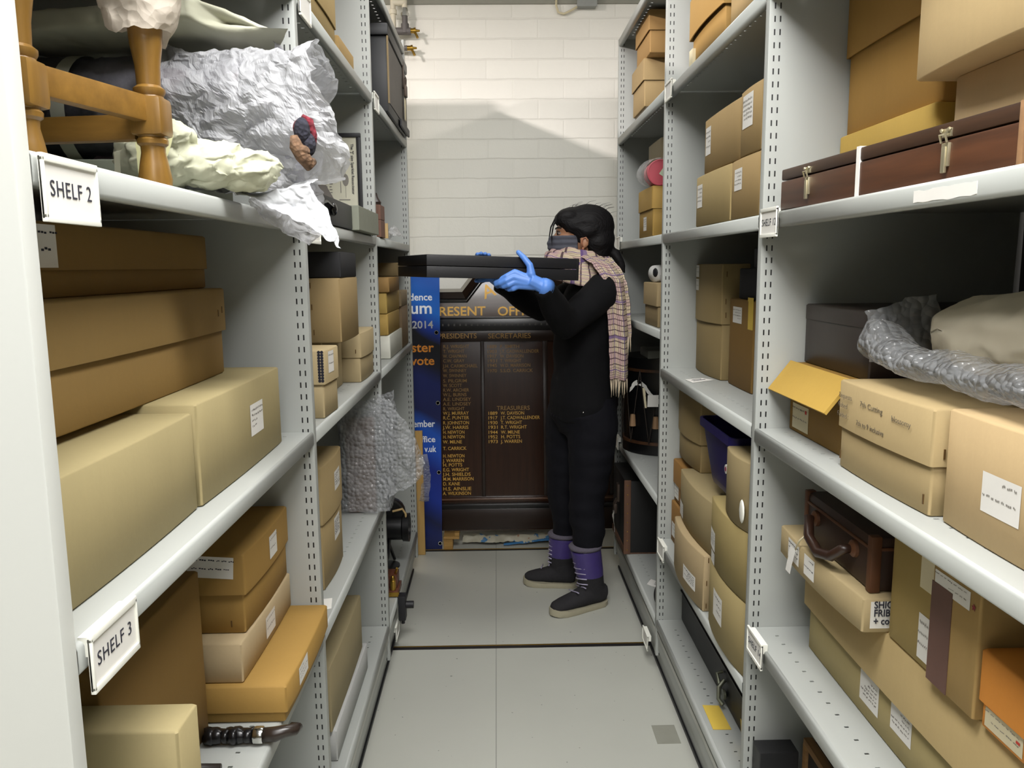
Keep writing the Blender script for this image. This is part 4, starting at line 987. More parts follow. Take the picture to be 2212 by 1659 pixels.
sheet('paper_tag', lambda u, v: (-.232-.004*math.sin(v*5), -.035+.035*u+.006*v, .15-.10*v), 6, 10, M_PAPER, R, crumple=.003, cs=30)
R = root('black_pouch', (.60, 2.735, .2105), 'black pouch on the lowest shelf just behind the upright', 'pouch')
bm = bmesh.new(); ball(bm, (0, 0, .055), (.045, .05, .055), 0, 3); ball(bm, (.01, .02, .085), (.03, .035, .035), 0, 3); remesh('pouch_body', bm, .006, plain('black_cloth', '#131314', .8), R, 4)

# ------------------------------------------------------------- right rack: bin, long case, tags, dark trunks
R = root('navy_bin', (.675, 2.06, .8530), 'navy blue plastic bin standing on the olive buff boxes', 'bin')
def rr_(hx, hy, z, cx=0, cy=0, r=.025, n=4):
    o = []
    for (sx, sy, a0) in ((1, -1, -math.pi/2), (1, 1, 0), (-1, 1, math.pi/2), (-1, -1, math.pi)):
        for k in range(n+1):
            a = a0+k*math.pi/2/n; o.append((cx+sx*(hx-r)+r*math.cos(a), cy+sy*(hy-r)+r*math.sin(a), z))
    return o
M_NAVY = plain('navy_plastic', '#1d1750', .38)
bm = bmesh.new(); loft(bm, [rr_(.072, .085, .006), rr_(.080, .10, .0006), rr_(.083, .104, .01), rr_(.098, .150, .150), rr_(.107, .160, .150), rr_(.107, .160, .172), rr_(.101, .154, .172), rr_(.085, .10, .02)]); autosmooth(build('tub', bm, M_NAVY, R))
bm = bmesh.new(); lathe(bm, [(-.003, .001), (-.003, .012), (0, .012)], 'x', (-.092, -.085, .078), 18); build('round_sticker', bm, M_WHITE, R)
bm = bmesh.new(); lathe(bm, [(-.0042, .001), (-.0042, .006), (-.003, .006)], 'x', (-.092, -.085, .078), 14); build('round_logo', bm, plain('red_print', '#8a3a50', .5), R)
sheet('clear_window', lambda u, v: (-.085+.0*u, -.14+.03*u, .10+.018*math.sin(math.pi*u)*v), 8, 3, M_WHITE, R)
R = root('long_black_case', (.735, 2.14, .2105), 'long black instrument case with yellow tags on the lowest right shelf', 'case')
bm = bmesh.new(); box(bm, -.10, .10, -.44, .51, .0006, .255, 0, .012); autosmooth(build('body', bm, plain('black_leathercloth', '#121214', .55, 0, .3, 40, .2), R))
bm = bmesh.new(); box(bm, -.1035, .1035, -.443, .513, .108, .112, 0, .001); build('seam', bm, plain('worn_black', '#2b2a28', .5), R)
bm = bmesh.new(); lathe(bm, [(0, .014), (.006, .014), (.010, .008)], 'x', (-.112, -.055, .04), 14); tube(bm, [(-.104, -.04, .075), (-.122, -.05, .06), (-.125, -.06, .03), (-.116, -.075, .02)], .006, 8); tube(bm, [(-.103, -.02, .09), (-.12, -.02, .085), (-.118, -.05, .055)], .005, 8); autosmooth(build('latch', bm, plain('tarnished_metal', '#6b6d5e', .4, .6, .3), R))
bm = bmesh.new(); L = [(-.125, -.30, .005), (-.120, -.285, .075), (-.110, -.21, .060), (-.112, -.235, -.0)]; loft(bm, [L, [(x+.001, y, z) for x, y, z in L]]); build('yellow_tag', bm, M_YELLOW, R)
lying_card('yellow tag lying on the lowest shelf by the black instrument case', .2107, [(.570, 2.098), (.616, 2.094), (.617, 1.976), (.568, 1.978)], M_YELLOW, 'yellow_tag', False)
R = root('wood_edged_trunk', (.83, 1.36, .2105), 'dark trunk with a worn tan wooden edge at the bottom of the near right bay', 'trunk')
bm = bmesh.new(); box(bm, -.165, .165, -.35, .24, .0006, .205, 0, .004); autosmooth(build('body', bm, plain('dark_trunk_cloth', '#201a15', .7, 0, .3), R))
bm = bmesh.new(); box(bm, -.171, -.150, -.352, .243, .196, .213, 0, .003); box(bm, -.171, -.150, .225, .245, .002, .2, 0, .003); autosmooth(build('wooden_edge', bm, wood('worn_tan_edge', '#6f5030', '#9a7545', .7, 1), R))
bm = bmesh.new(); box(bm, .566, .652, 1.605, 1.655, .2105, .386, 0, .002); tag(build('black_folder_box', bm, plain('black_folder', '#1a1a1c', .5)), 'black box with a flat top standing before the wood edged trunk', 'box')

# ------------------------------------------------------------- brown wooden case on the right
M_MAH = wood('mahogany', '#3b2417', '#583622', .38, 1); M_MAHD = wood('dark_mahogany', '#312219', '#452f20', .38, 1)
R = root('wooden_instrument_case', (.551, 1.568, 1.5505), 'long brown wooden case with two latches and a white strap along the right shelf edge', 'case', rot=(0, 0, math.atan2(.042, .66)))
# local: -y runs towards the near end, +x into the rack
LG = .655
bm = bmesh.new(); box(bm, 0, .10, -LG, 0, .0006, .054, 0, .003); autosmooth(build('body', bm, M_MAH, R))
bm = bmesh.new(); box(bm, 0, .10, -LG, 0, .0555, .0765, 0, .004); autosmooth(build('lid', bm, M_MAHD, R))
bm = bmesh.new(); box(bm, -.0008, .004, -LG-.0008, -LG+.008, .0006, .0772, 0, .001); autosmooth(build('worn_corner', bm, plain('worn_wood', '#8d6a48', .7, 0, .3, 60), R))
for y in (-.118, -.517):
    bm = bmesh.new(); box(bm, -.004, .001, y-.007, y+.007, .020, .050, 0, .001); tube(bm, [(-.005, y-.006, .050), (-.008, y-.006, .060), (-.008, y+.006, .060), (-.005, y+.006, .050)], .0016, 6); box(bm, -.003, .001, y-.009, y+.009, .057, .068, 0, .001)
    ball(bm, (-.004, y-.008, .066), .003, 0, 1); ball(bm, (-.004, y+.008, .066), .003, 0, 1); box(bm, -.006, -.002, y-.004, y+.004, .012, .045, 0, .001)
    autosmooth(build('latch', bm, plain('nickel_brass', '#c8bfa0', .3, .8), R))
bm = bmesh.new(); box(bm, -.0016, .1016, -.297, -.287, .0004, .0781); build('white_strap', bm, M_PAPER, R)
bm = bmesh.new(); rr = random.Random(2); pts = [(XR-.0012, 1.06-.14*k/12, 1.5395+rr.uniform(-.0008, .0012)) for k in range(13)]
loft(bm, [[(x, y, z), (x-.0006, y, z), (x-.0006, y, z-.015+rr.uniform(-.001, .001)), (x, y, z-.015)] for x, y, z in pts]); tag(build('tape_residue', bm, M_PAPER), 'torn white tape strip stuck on the shelf edge under the wooden case', 'tape')
# ------------------------------------------------------------- leather case
R = root('leather_case', (.711, 1.385, .9085), 'small worn brown leather case with a curled handle on the labelled buff box', 'case')
M_LEA = plain('worn_brown_leather', '#35231a', .5, 0, .45, 16, .35); M_LEA2 = plain('scuffed_leather_edge', '#5c3820', .55, 0, .3, 30)
bm = bmesh.new(); box(bm, -.10, .12, -.142, .14, .0006, .095, 0, .010); autosmooth(build('body', bm, M_LEA, R))
bm = bmesh.new(); box(bm, -.1025, .1225, -.1445, .1425, .072, .078, 0, .002); build('lid_seam', bm, M_LEA2, R)
for y in (-.137, .135):
    bm = bmesh.new(); box(bm, -.103, -.085, y-.008, y+.008, .0006, .097, 0, .003); autosmooth(build('corner_binding', bm, M_LEA2, R))
bm = bmesh.new(); tube(bm, [(-.102, .085, .052), (-.118, .08, .058), (-.128, .05, .030), (-.130, .0, .018), (-.128, -.05, .030), (-.120, -.075, .052), (-.104, -.08, .055)], [.007, .009, .0095, .010, .0095, .009, .007], 10); build('handle', bm, plain('dark_leather_handle', '#2f1d14', .35), R, True)
for y in (.085, -.08):
    bm = bmesh.new(); lathe(bm, [(0, .016), (-.006, .015), (-.010, .010)], 'x', (-.099, y, .055), 14); autosmooth(build('handle_mount', bm, M_LEA2, R))
bm = bmesh.new(); tube(bm, [(-.125, .06, .035), (-.133, .082, .012), (-.134, .105, -.02)], .0018, 6); build('string', bm, M_CREAM, R, True)
sheet('paper_tag', lambda u, v: (-.137-.003*v, .092+.026*u+.014*v, -.012-.055*v), 4, 8, M_PAPER, R, crumple=.001)
# ------------------------------------------------------------- white parcel and bubble wrap on the near right boxes
R = root('soft_white_parcel', (.86, 1.03, 1.2575), 'bulky off white cloth parcel resting in bubble wrap on the near right boxes', 'parcel')
M_CLOTH = plain('off_white_cloth', '#c3bba6', .85, 0, .06, 9, .3)
def par(u, v):
    a = 2*math.pi*u; k = (abs(math.cos(a))**3.2+abs(math.sin(a))**3.2)**(-1/3.2); ph = math.pi*(v-.5); ck = abs(math.cos(ph))**.55
    return (.0+.215*k*math.cos(a)*ck, .295*k*math.sin(a)*ck, .078+.070*(1 if ph > 0 else -1)*abs(math.sin(ph))**.7-.05*(k*math.sin(a)*ck)*.45*(1 if ph > 0 else .2))
sheet('cloth_wrap', par, 120, 70, M_CLOTH, R, closed=True, crumple=.011, cs=6)
def rollf(u, v):
    a = 2*math.pi*u; y = .30-.58*v; ex = 1.0+.5*math.exp(-((v-.0)/.10)**2)
    return (-.222+.006*v+(.034+.014*v)*math.cos(a), y, .034+.024*math.sin(a)*ex+.022*math.exp(-(v/.12)**2)+.003*math.sin(v*20))
sheet('bubble_wrap', rollf, 36, 80, M_BUBBLE, R, closed=True, crumple=.005, cs=18)
sheet('bubble_wrap_end', lambda u, v: (-.235+.11*v, .295+.028*u-.02*v, .018+.085*u+.03*v*u), 16, 20, M_BUBBLE, R, crumple=.007, cs=16)
# ------------------------------------------------------------- SHELF 2: stool and wrapped textiles
M_BEECH = wood('honey_beech', '#6c4e1f', '#86642b', .34, 2); M_BEECHX = wood('honey_beech_rail', '#6c4e1f', '#82602a', .36, 0)
R = root('wooden_stool', (-.52, 1.05, 1.5503), 'honey coloured wooden stool with turned legs and stretchers on the SHELF 2 shelf', 'stool')
LEGP = [(0, .0195), (.012, .0205), (.030, .0175), (.045, .0145), (.052, .0150), (.055, .0185), (.060, .0190), (.063, .0165), (.066, .0175)]
LEGT = [(.110, .0175), (.113, .0165), (.118, .0190), (.122, .0190), (.126, .0140), (.150, .0150), (.175, .0190), (.195, .0205), (.210, .0180), (.222, .0120), (.228, .0140), (.232, .0140), (.236, .0120), (.30, .0165), (.40, .0185)]
def leg(x, y):
    bm = bmesh.new(); lathe(bm, LEGP, 'z', (x, y, 0), 20); lathe(bm, LEGT, 'z', (x, y, 0), 20)
    box(bm, x-.0205, x+.0205, y-.0205, y+.0205, .064, .112, 0, .007); o = autosmooth(build('leg', bm, M_BEECH, R), 30); return o
LG = [(.087, .004), (.034, -.185), (-.29, -.14), (-.25, .055)]
for x, y in LG: leg(x, y)
def stretcher(a, b, z):
    bm = bmesh.new(); a, b = Vector((*a, z)), Vector((*b, z)); d = (b-a).normalized(); a += d*.018; b -= d*.018
    L = (b-a).length; M = Matrix.Translation((a+b)/2) @ Matrix((d, Vector((-d.y, d.x, 0)), Vector((0, 0, 1)))).transposed().to_4x4()
    box(bm, -L/2, L/2, -.009, .009, -.016, .016, 0, .003, M); autosmooth(build('stretcher', bm, M_BEECHX, R))
for i in range(4): stretcher(LG[i], LG[(i+1) % 4], .096 if i % 2 == 0 else .076)
bm = bmesh.new(); cx, cy = -.10, -.066
lathe(bm, [(.39, .19), (.395, .20), (.415, .20), (.42, .19)], 'z', (cx, cy, 0), 36); autosmooth(build('seat', bm, M_BEECH, R))
M_BAG = film('cream_tissue_bag', '#c9bfb0', .93, .7)
def bag(x0, x1, y, zt, zb, lean):
    def f(u, v):
        a = 2*math.pi*u; w_ = (x1-x0)/2*(1-.45*v**2.5); d_ = .05*(1-.35*v)
        return ((x0+x1)/2+lean*v+w_*math.cos(a), y+d_*math.sin(a), zt+(zb-zt)*v*(1-.10*abs(math.cos(a+.6))))
    return f
o = sheet('tissue_bag', bag(-.525, -.405, 1.045, 1.935, 1.718, .025), 40, 30, M_BAG, None, closed=True, crumple=.009, cs=13); tag(o, 'cream tissue bag tied over the nearer stool leg', 'tissue bag')
o = sheet('tissue_bag', bag(-.61, -.55, 1.00, 1.935, 1.705, -.012), 36, 30, M_BAG, None, closed=True, crumple=.008, cs=13, seed=4); tag(o, 'narrow cream tissue bag hanging at the far side of the stool, by the end panel', 'tissue bag')

bm = bmesh.new(); box(bm, -.86, -.475, 1.27, 1.50, 1.5506, 1.618, 0, .012); tag(autosmooth(build('folded_cloth', bm, plain('grey_green_cloth', '#6d7263', .9, 0, .1, 20, .3))), 'grey green folded cloth under the dark textile roll behind the stool', 'cloth')
# textile roll in translucent tissue
R = root('textile_roll', (-.62, 1.37, 1.703), 'dark textile roll in grey tissue with a pale tie behind the stool', 'textile')
def cyl(x0, x1, r, sq, ty=0.0, tz=0.0):
    def f(u, v):
        a = 2*math.pi*u; x = x0+(x1-x0)*v
        return (x, ty*v+r*sq*math.cos(a), tz*v+r*math.sin(a))
    return f
def dark_tissue():
    t = NT('charcoal_textile_in_tissue'); co = t.coord(); f = t.noise(co, 20, 5, .6)
    s = t.n('ShaderNodeSeparateXYZ'); t.l(co, s.inputs[0]); g = t.math('MULTIPLY_ADD', s.outputs[0], 3.4, .18)
    fac = t.math('ADD', g, t.math('MULTIPLY', t.math('SUBTRACT', f, .5), 1.1)); fac = t.math('MINIMUM', t.math('MAXIMUM', fac, 0), 1)
    c = t.mix(fac, lin('#3c3c42'), lin('#9a98a2')); c = t.mix(t.math('GREATER_THAN', t.noise(co, 11, 2), .66), c, lin('#b39aa8'))
    t.l(c, t.b.inputs['Base Color']); t.set(Roughness=.5); t.bump(f, .5, .004); return t.m
sheet('roll', cyl(-.20, .22, .078, 1.15), 48, 60, dark_tissue(), R, closed=True, crumple=.007, cs=9)
sheet('tie', lambda u, v: (-.055+.022*v+.006*math.sin(2*math.pi*u), .096*math.cos(2*math.pi*u), .086*math.sin(2*math.pi*u)), 40, 2, plain('pale_cotton_tape', '#a9aa9c', .8), R, closed=True)
R = root('padded_parcel', (-.56, 1.36, 1.775), 'flat off white padded parcel lying on top of the dark textile roll', 'parcel')
def pad(u, v):
    a = 2*math.pi*u; k = (abs(math.cos(a))**7+abs(math.sin(a))**7)**(-1/7); x = -.22+.40*v
    sc = min(1, (v+.0005)*9, (1.0005-v)*12)
    return (x+.045*(k*math.cos(a))*(v), .10*k*math.cos(a)*sc, .030+.010*v+.018*k*math.sin(a)*sc+.016*v)
sheet('wrap', pad, 48, 60, plain('off_white_wadding', '#a5a592', .85, 0, .07, 10, .3), R, closed=True, crumple=.0045, cs=10)
o = sheet('tissue_sheet', lambda u, v: (-.46+.15*v, 1.42+.10*u-.05*v, 1.845-.13*v*v-.05*u+.02*math.sin(4*u)), 70, 70, M_TISSUE2, None, smooth=False, crumple=.013, cs=12, seed=8); tag(o, 'grey translucent tissue falling behind the padded parcel towards the upright', 'tissue paper')
# flared tissue with the rag doll
R = root('tissue_bundle', (-.36, 1.32, 1.60), 'large crumpled white tissue bundle opening like a mouth over the shelf edge', 'tissue paper')
def mouth(u, v):
    a = 2*math.pi*u; r = .090+.016*v**1.5; x = -.19+.265*v
    rr = r*(1+.16*math.sin(a+.6)*v+.07*math.sin(3*a+2)*v)
    return (x+.03*math.sin(a*2)*v-.035*v*math.cos(a), .02+.85*rr*math.cos(a), .045+.055*(1-v)**1.5+rr*math.sin(a)+.02*v)
sheet('tissue_wrap', mouth, 110, 90, M_TISSUE, R, closed=True, crumple=.012, cs=12, smooth=False)
def inner(u, v):
    a = 2*math.pi*u; r = .07+.02*v
    return (-.10+.15*v, .03+.8*r*math.cos(a), .04+r*math.sin(a))
sheet('inner_tissue', inner, 80, 44, M_TISSUE2, R, smooth=False, closed=True, crumple=.009, cs=14, seed=2)
R = root('rag_doll', (-.290, 1.242, 1.638), 'knitted rag doll in red and tan wool peeping out of the tissue bundle', 'doll')
def knit(n, c):
    t = NT(n); co = t.coord(); wv = t.n('ShaderNodeTexVoronoi'); wv.inputs['Scale'].default_value = 160; t.l(co, wv.inputs['Vector'])
    t.l(t.mix(wv.outputs['Distance'], lin(c), tuple(x*.35 for x in lin(c)[:3])+(1,)), t.b.inputs['Base Color']); t.set(Roughness=.95); t.bump(wv.outputs['Distance'], .8, .003); return t.m
bm = bmesh.new(); ball(bm, (.0, .004, .018), (.012, .014, .014), 0, 3); tube(bm, [(.004, -.004, .034), (.013, .002, .028), (.017, .006, .008), (.016, .005, -.010)], [.004, .0065, .0065, .005], 10); build('red_hat', bm, knit('red_wool', '#7e2432'), R, True)
bm = bmesh.new(); ball(bm, (.004, -.008, .012), (.012, .012, .020), 0, 3); ball(bm, (.010, 0, -.006), (.012, .014, .018), 0, 3); build('dark_coat', bm, knit('navy_check_wool', '#2b2b38'), R, True)
bm = bmesh.new(); tube(bm, [(-.006, -.016, .004), (-.004, -.017, -.010), (.004, -.014, -.024), (.012, -.005, -.036), (.016, .004, -.030)], [.006, .010, .011, .010, .006], 12); ball(bm, (.006, -.014, -.018), (.010, .010, .009), 0, 3); build('tan_limbs', bm, knit('tan_wool', '#7d6048'), R, True)
# muslin bundle and trailing tissue
R = root('muslin_bundle', (-.47, 1.17, 1.5505), 'knotted cream muslin bundle on the shelf right of the stool leg', 'cloth bundle')
M_MUS = plain('cream_muslin', '#b5b69f', .85, 0, .05, 12, .25)
bm = bmesh.new()
for c, r in (((0, 0, .045), (.06, .05, .042)), ((.055, .01, .038), (.05, .045, .036)), ((-.045, 0, .05), (.03, .03, .045)), ((.01, -.025, .07), (.035, .025, .022)), ((.10, .03, .03), (.05, .04, .03))): ball(bm, c, r, 0, 3)
def crumple(me, amp=.007, cs=14):
    for v in me.vertices:
        q = Vector((v.co.x*.6+v.co.z*.5, v.co.y*1.1, v.co.z*1.7-v.co.x*.3))*cs; d = Vector((1-2*abs(noise.noise(q)), 1-2*abs(noise.noise(q+Vector((9, 3, 1)))), 1-2*abs(noise.noise(q+Vector((2, 8, 5)))))); v.co += d*amp
        v.co.z = max(v.co.z, .0008)
remesh('muslin', bm, .003, M_MUS, R, 3, lambda me: (crumple(me, .007, 15), crumple(me, .006, 36), crumple(me, .002, 90)))
for px, py, an in ((-.015, -.052, .2), (.03, -.05, -.5)):
    sheet('ribbon', lambda u, v: (px+.006*v+.03*u*math.sin(an), py-.012*u, .075-.055*u), 10, 3, plain('pale_yellow_tape', '#d9d9a6', .7), R, crumple=.0015, cs=30)
sheet('ribbon', lambda u, v: (-.045+.008*v, -.05-.004*u, .055-.053*u), 10, 2, M_MUS, R, crumple=.001)
def trail(u, v):
    x = -.52+.24*u; z = 1.560+.012*math.sin(7*u)*(1-v)
    if v < .45: y, xx, zz = 1.25-.06*v, x, z+.02*(.45-v)
    else:
        w_ = (v-.45)/.55; xx = x+.02*w_+.03*w_*u; y = 1.22-.02*w_; zz = z-.012*w_-.09*w_*max(0, (u-.45))**1.1*1.6
    if xx < XL+.004: zz = max(zz, 1.556)
    return (xx, y, zz)
o = sheet('tissue_sheet', trail, 120, 70, plain('bright_white_tissue', '#b3b5b8', .8, 0, .04, 14, .4), None, crumple=.007, cs=16, seed=5); tag(o, 'bright white tissue sheet under the muslin bundle', 'tissue paper')
def tailf(u, v):
    x = -.375+.075*u+.03*v*(u-.3); y = 1.27+.06*u-.02*v; z = 1.60-.125*v*(1-.55*abs(u-.7)*1.2)
    return (max(x, XL+.006), y, z)
o = sheet('tissue_sheet', tailf, 44, 60, M_TISSUE, None, smooth=False, crumple=.009, cs=17, seed=6); tag(o, 'torn tissue end hanging down over the front of the shelf edge', 'tissue paper')
# ------------------------------------------------------------- person carrying the case
PB = Vector((.30, 3.34, 0))
def W(*p): return Vector(p)-PB
def WL(l): return [W(*p) for p in l]
M_SKIN = plain('skin', '#a87a5c', .5, 0, .05, 40); M_JUMP = plain('black_jumper', '#0e0e10', .9, 0, .25, 90, .35, .2); M_JEANS = plain('dark_indigo_denim', '#0d0d13', .85, 0, .3, 60, .2, .2)
M_GLOVE = plain('blue_nitrile', '#5f8fe0', .42, 0, .04, 20, .08); M_HAIRB = None
SH_N, EL_N, WR_N = (.425, 3.185, 1.345), (.262, 3.075, 1.222), (.168, 2.885, 1.378)
SH_F, EL_F, WR_F = (.40, 3.545, 1.345), (.20, 3.585, 1.258), (.012, 3.475, 1.380)
def figure(k, arms=True, legs=True, torso=True, bm=None):
    bm = bm or bmesh.new()
    if torso:
        tube(bm, WL([(.362, 3.36, .80), (.366, 3.36, .88), (.368, 3.36, 1.00), (.372, 3.36, 1.12), (.380, 3.36, 1.24), (.398, 3.36, 1.345), (.40, 3.36, 1.40)]),
             [(.120+k, .165+k), (.132+k, .178+k), (.118+k, .158+k), (.122+k, .163+k), (.125+k, .180+k), (.090+k, .165+k), (.055+k, .09+k)], 24, side=(1, 0, 0))
    if arms:
        for s, e, w_ in ((SH_N, EL_N, WR_N), (SH_F, EL_F, WR_F)):
            s, e, w_ = Vector(s), Vector(e), Vector(w_); c = Vector((.40, 3.36, 1.34))
            tube(bm, [p-PB for p in (c.lerp(s, .55), s, s.lerp(e, .5), e.lerp(s, .06), e, e.lerp(w_, .10), e.lerp(w_, .5), w_)], [.06+k, .060+k, .052+k, .046+k, .046+k, .045+k, .040+k, .029+k*.8], 16)
            ball(bm, e-PB, .045+k, 0, 2); ball(bm, s-PB, .060+k, 0, 2)
    return bm
def legsbm(k, bm=None, low=.20):
    bm = bm or bmesh.new()
    tube(bm, WL([(.392, 3.285, .90), (.395, 3.275, .80), (.388, 3.262, .66), (.372, 3.250, .50), (.366, 3.246, .44), (.376, 3.242, .34), (.372, 3.235, .25), (.37, 3.232, low)]), [.085+k, .098+k, .085+k, .066+k, .062+k, .060+k, .044+k, .040+k], 18)
    tube(bm, WL([(.338, 3.44, .90), (.318, 3.447, .80), (.300, 3.452, .66), (.288, 3.455, .50), (.288, 3.457, .44), (.305, 3.460, .34), (.300, 3.462, .25), (.298, 3.465, low)]), [.085+k, .096+k, .082+k, .064+k, .060+k, .056+k, .044+k, .040+k], 18)
    return bm
HC = Vector((.352, 3.36, 1.6))
bm = figure(0); legsbm(0, bm)
tube(bm, WL([(.40, 3.36, 1.36), (.390, 3.36, 1.43), (.372, 3.36, 1.50), (.365, 3.36, 1.55)]), [.07, .052, .050, .055], 16)
ball(bm, W(.352, 3.36, 1.604), (.094, .073, .086), 0, 3); ball(bm, W(.302, 3.36, 1.545), (.064, .056, .070), 0, 3); ball(bm, W(.288, 3.36, 1.502), (.042, .036, .030), 0, 3)
tube(bm, WL([(.262, 3.36, 1.588), (.246, 3.36, 1.565), (.234, 3.36, 1.548), (.250, 3.36, 1.540)]), [.010, .012, .015, .013], 10)
ball(bm, W(.268, 3.36, 1.600), (.022, .050, .012), 0, 2); ball(bm, W(.256, 3.36, 1.517), (.014, .022, .010), 0, 2)
for sg in (-1, 1):
    ball(bm, W(.356, 3.36+sg*.074, 1.540), (.017, .010, .029), 0, 2); ball(bm, W(.368, 3.36+sg*.079, 1.545), (.010, .008, .024), 0, 2)
    ball(bm, W(.290, 3.36+sg*.040, 1.555), (.030, .020, .024), 0, 2)
person = remesh('person', bm, .0075, M_SKIN, None, 3)
person.location = PB
tag(person, 'person in black with grey mask, checked scarf and blue gloves holding a black case', 'person')
def pch(name, bm, m, smooth=True): return build(name, bm, m, person, smooth)
# eyes, brows, ear hollow
for sg in (-1, 1):
    bm = bmesh.new(); ball(bm, W(.262, 3.36+sg*.030, 1.581), (.009, .011, .008), 0, 2); pch('eye', bm, plain('eye_white', '#8f8078', .3))
    bm = bmesh.new(); ball(bm, W(.2545, 3.36+sg*.031, 1.581), (.005, .0065, .0065), 0, 2); pch('iris', bm, plain('dark_iris', '#140d0a', .15))
    bm = bmesh.new(); tube(bm, WL([(.248, 3.36+sg*.018, 1.600), (.252, 3.36+sg*.035, 1.605), (.268, 3.36+sg*.052, 1.602)]), [.002, .0032, .0015], 6); tube(bm, WL([(.2525, 3.36+sg*.020, 1.588), (.2515, 3.36+sg*.032, 1.5915), (.262, 3.36+sg*.044, 1.586)]), .0016, 6); pch('brow_and_lash', bm, plain('black_brow', '#0c0a09', .6))
bm = bmesh.new(); tube(bm, WL([(.352, 3.277, 1.524), (.347, 3.276, 1.540), (.352, 3.275, 1.557), (.364, 3.274, 1.562), (.370, 3.273, 1.548)]), [.003, .0035, .0035, .003, .002], 8); ball(bm, W(.353, 3.276, 1.517), (.006, .004, .007), 0, 1); pch('ear_rim', bm, plain('skin_rosy', '#a06a4e', .5))
# mask
def maskf(u, v):
    a = math.radians(-112+224*u); z = 1.492+.078*v; bul = .010*math.exp(-((u-.5)/.10)**2)*math.sin(math.pi*v)
    rx = .078+bul+.006*math.sin(math.pi*v)-.010*(1-v)*(abs(u-.5) < .3); ry = .066
    pl = .0012*math.sin(v*math.pi*7)
    return W(.302-(rx+pl)*math.cos(a), 3.36+(ry+pl)*math.sin(a), z-.006*math.cos(a)*0)
sheet('face_mask', maskf, 60, 26, plain('grey_mask_fabric', '#4a4c56', .85, 0, .12, 50, .2), person, thick=.002, crumple=.0008, cs=40)
bm = bmesh.new(); tube(bm, WL([(.331, 3.300, 1.562), (.350, 3.290, 1.572), (.372, 3.283, 1.565)]), .0015, 6); pch('mask_loop', bm, plain('grey_mask_fabric', '#4a4c56', .85))
# hair
def hairmat():
    t = NT('black_hair'); co = t.coord(); mp = t.n('ShaderNodeMapping'); mp.inputs['Scale'].default_value = (14, 260, 60); mp.inputs['Rotation'].default_value = (0, .5, 0); t.l(co, mp.inputs[0])
    f = t.noise(mp.outputs[0], 1.0, 3); t.l(t.mix(f, (.0025, .0022, .0025, 1), (.012, .011, .012, 1)), t.b.inputs['Base Color']); t.set(Roughness=.6); t.b.inputs['Specular IOR Level'].default_value = .18; t.bump(f, 1.0, .004); return t.m
M_HAIR = hairmat()
bm = bmesh.new()
ball(bm, W(.380, 3.36, 1.610), (.114, .091, .090), 0, 3); ball(bm, W(.312, 3.36, 1.642), (.066, .074, .046), 0, 3); ball(bm, W(.420, 3.36, 1.555), (.074, .082, .080), 0, 3); ball(bm, W(.418, 3.36, 1.500), (.058, .066, .050), 0, 3)
for sg in (-1, 1):
    ball(bm, W(.296, 3.36+sg*.040, 1.640), (.052, .042, .040), 0, 3); ball(bm, W(.330, 3.36+sg*.052, 1.612), (.052, .036, .036), 0, 3); ball(bm, W(.366, 3.36+sg*.058, 1.590), (.046, .032, .040), 0, 3)
ball(bm, W(.476, 3.352, 1.507), (.022, .022, .022), 0, 2)
tube(bm, WL([(.470, 3.352, 1.512), (.494, 3.345, 1.498), (.510, 3.34, 1.470), (.522, 3.335, 1.440), (.533, 3.33, 1.412)]), [.018, .021, .020, .015, .003], 12)
remesh('hair', bm, .006, M_HAIR, person, 8, lambda me: [setattr(v, 'co', v.co+Vector((1, 1, 1))*.0035*noise.noise(Vector((v.co.x*18, v.co.y*90, v.co.z*40)))) for v in me.vertices])
bm = bmesh.new(); rr = random.Random(11)
for sg, n in ((-1, 4), (1, 5)):
    for k in range(n):
        o = rr.uniform(-.004, .004)
        tube(bm, WL([(.285+o, 3.36+sg*.035, 1.676), (.252+o, 3.36+sg*.052, 1.648), (.233+o, 3.36+sg*.058, 1.610), (.226+o*.7, 3.36+sg*.058, 1.570), (.229+o, 3.36+sg*.056, 1.530+.01*k)]), [.002, .0018, .0014, .0012, .0005], 5)
for k in range(16):
    a = rr.uniform(-.9, 1.1); y = rr.uniform(-.05, .05); c = Vector((.37+.11*math.sin(a), 3.36+y, 1.612+.086*math.cos(a)))
    d = Vector((math.sin(a)*.012+rr.uniform(.01, .03), rr.uniform(-.01, .01), .014+rr.uniform(-.002, .008)))
    tube(bm, [c-PB-d*.3, c-PB+d*.5, c-PB+d+Vector((.012, 0, -.004))], [.0007, .0006, .0003], 4)
pch('loose_strands', bm, M_HAIR)
# clothes
remesh('jumper', figure(.014), .010, M_JUMP, person, 4, lambda me: [setattr(v, 'co', v.co+v.normal*.006*noise.noise(v.co*13)) for v in me.vertices])
bm = bmesh.new()
tube(bm, WL([(.364, 3.36, .845), (.366, 3.36, .83), (.362, 3.36, .74)]), [(.145, .19), (.144, .188), (.10, .14)], 24, side=(1, 0, 0)); legsbm(.012, bm, .23)
remesh('jeans', bm, .009, M_JEANS, person, 4, lambda me: [setattr(v, 'co', v.co+v.normal*.007*noise.noise(Vector((v.co.x*9, v.co.y*9, v.co.z*22)))) for v in me.vertices])
bm = bmesh.new(); ball(bm, W(.345, 3.172, .862), .004, 0, 2); pch('rivet', bm, M_CHROME)
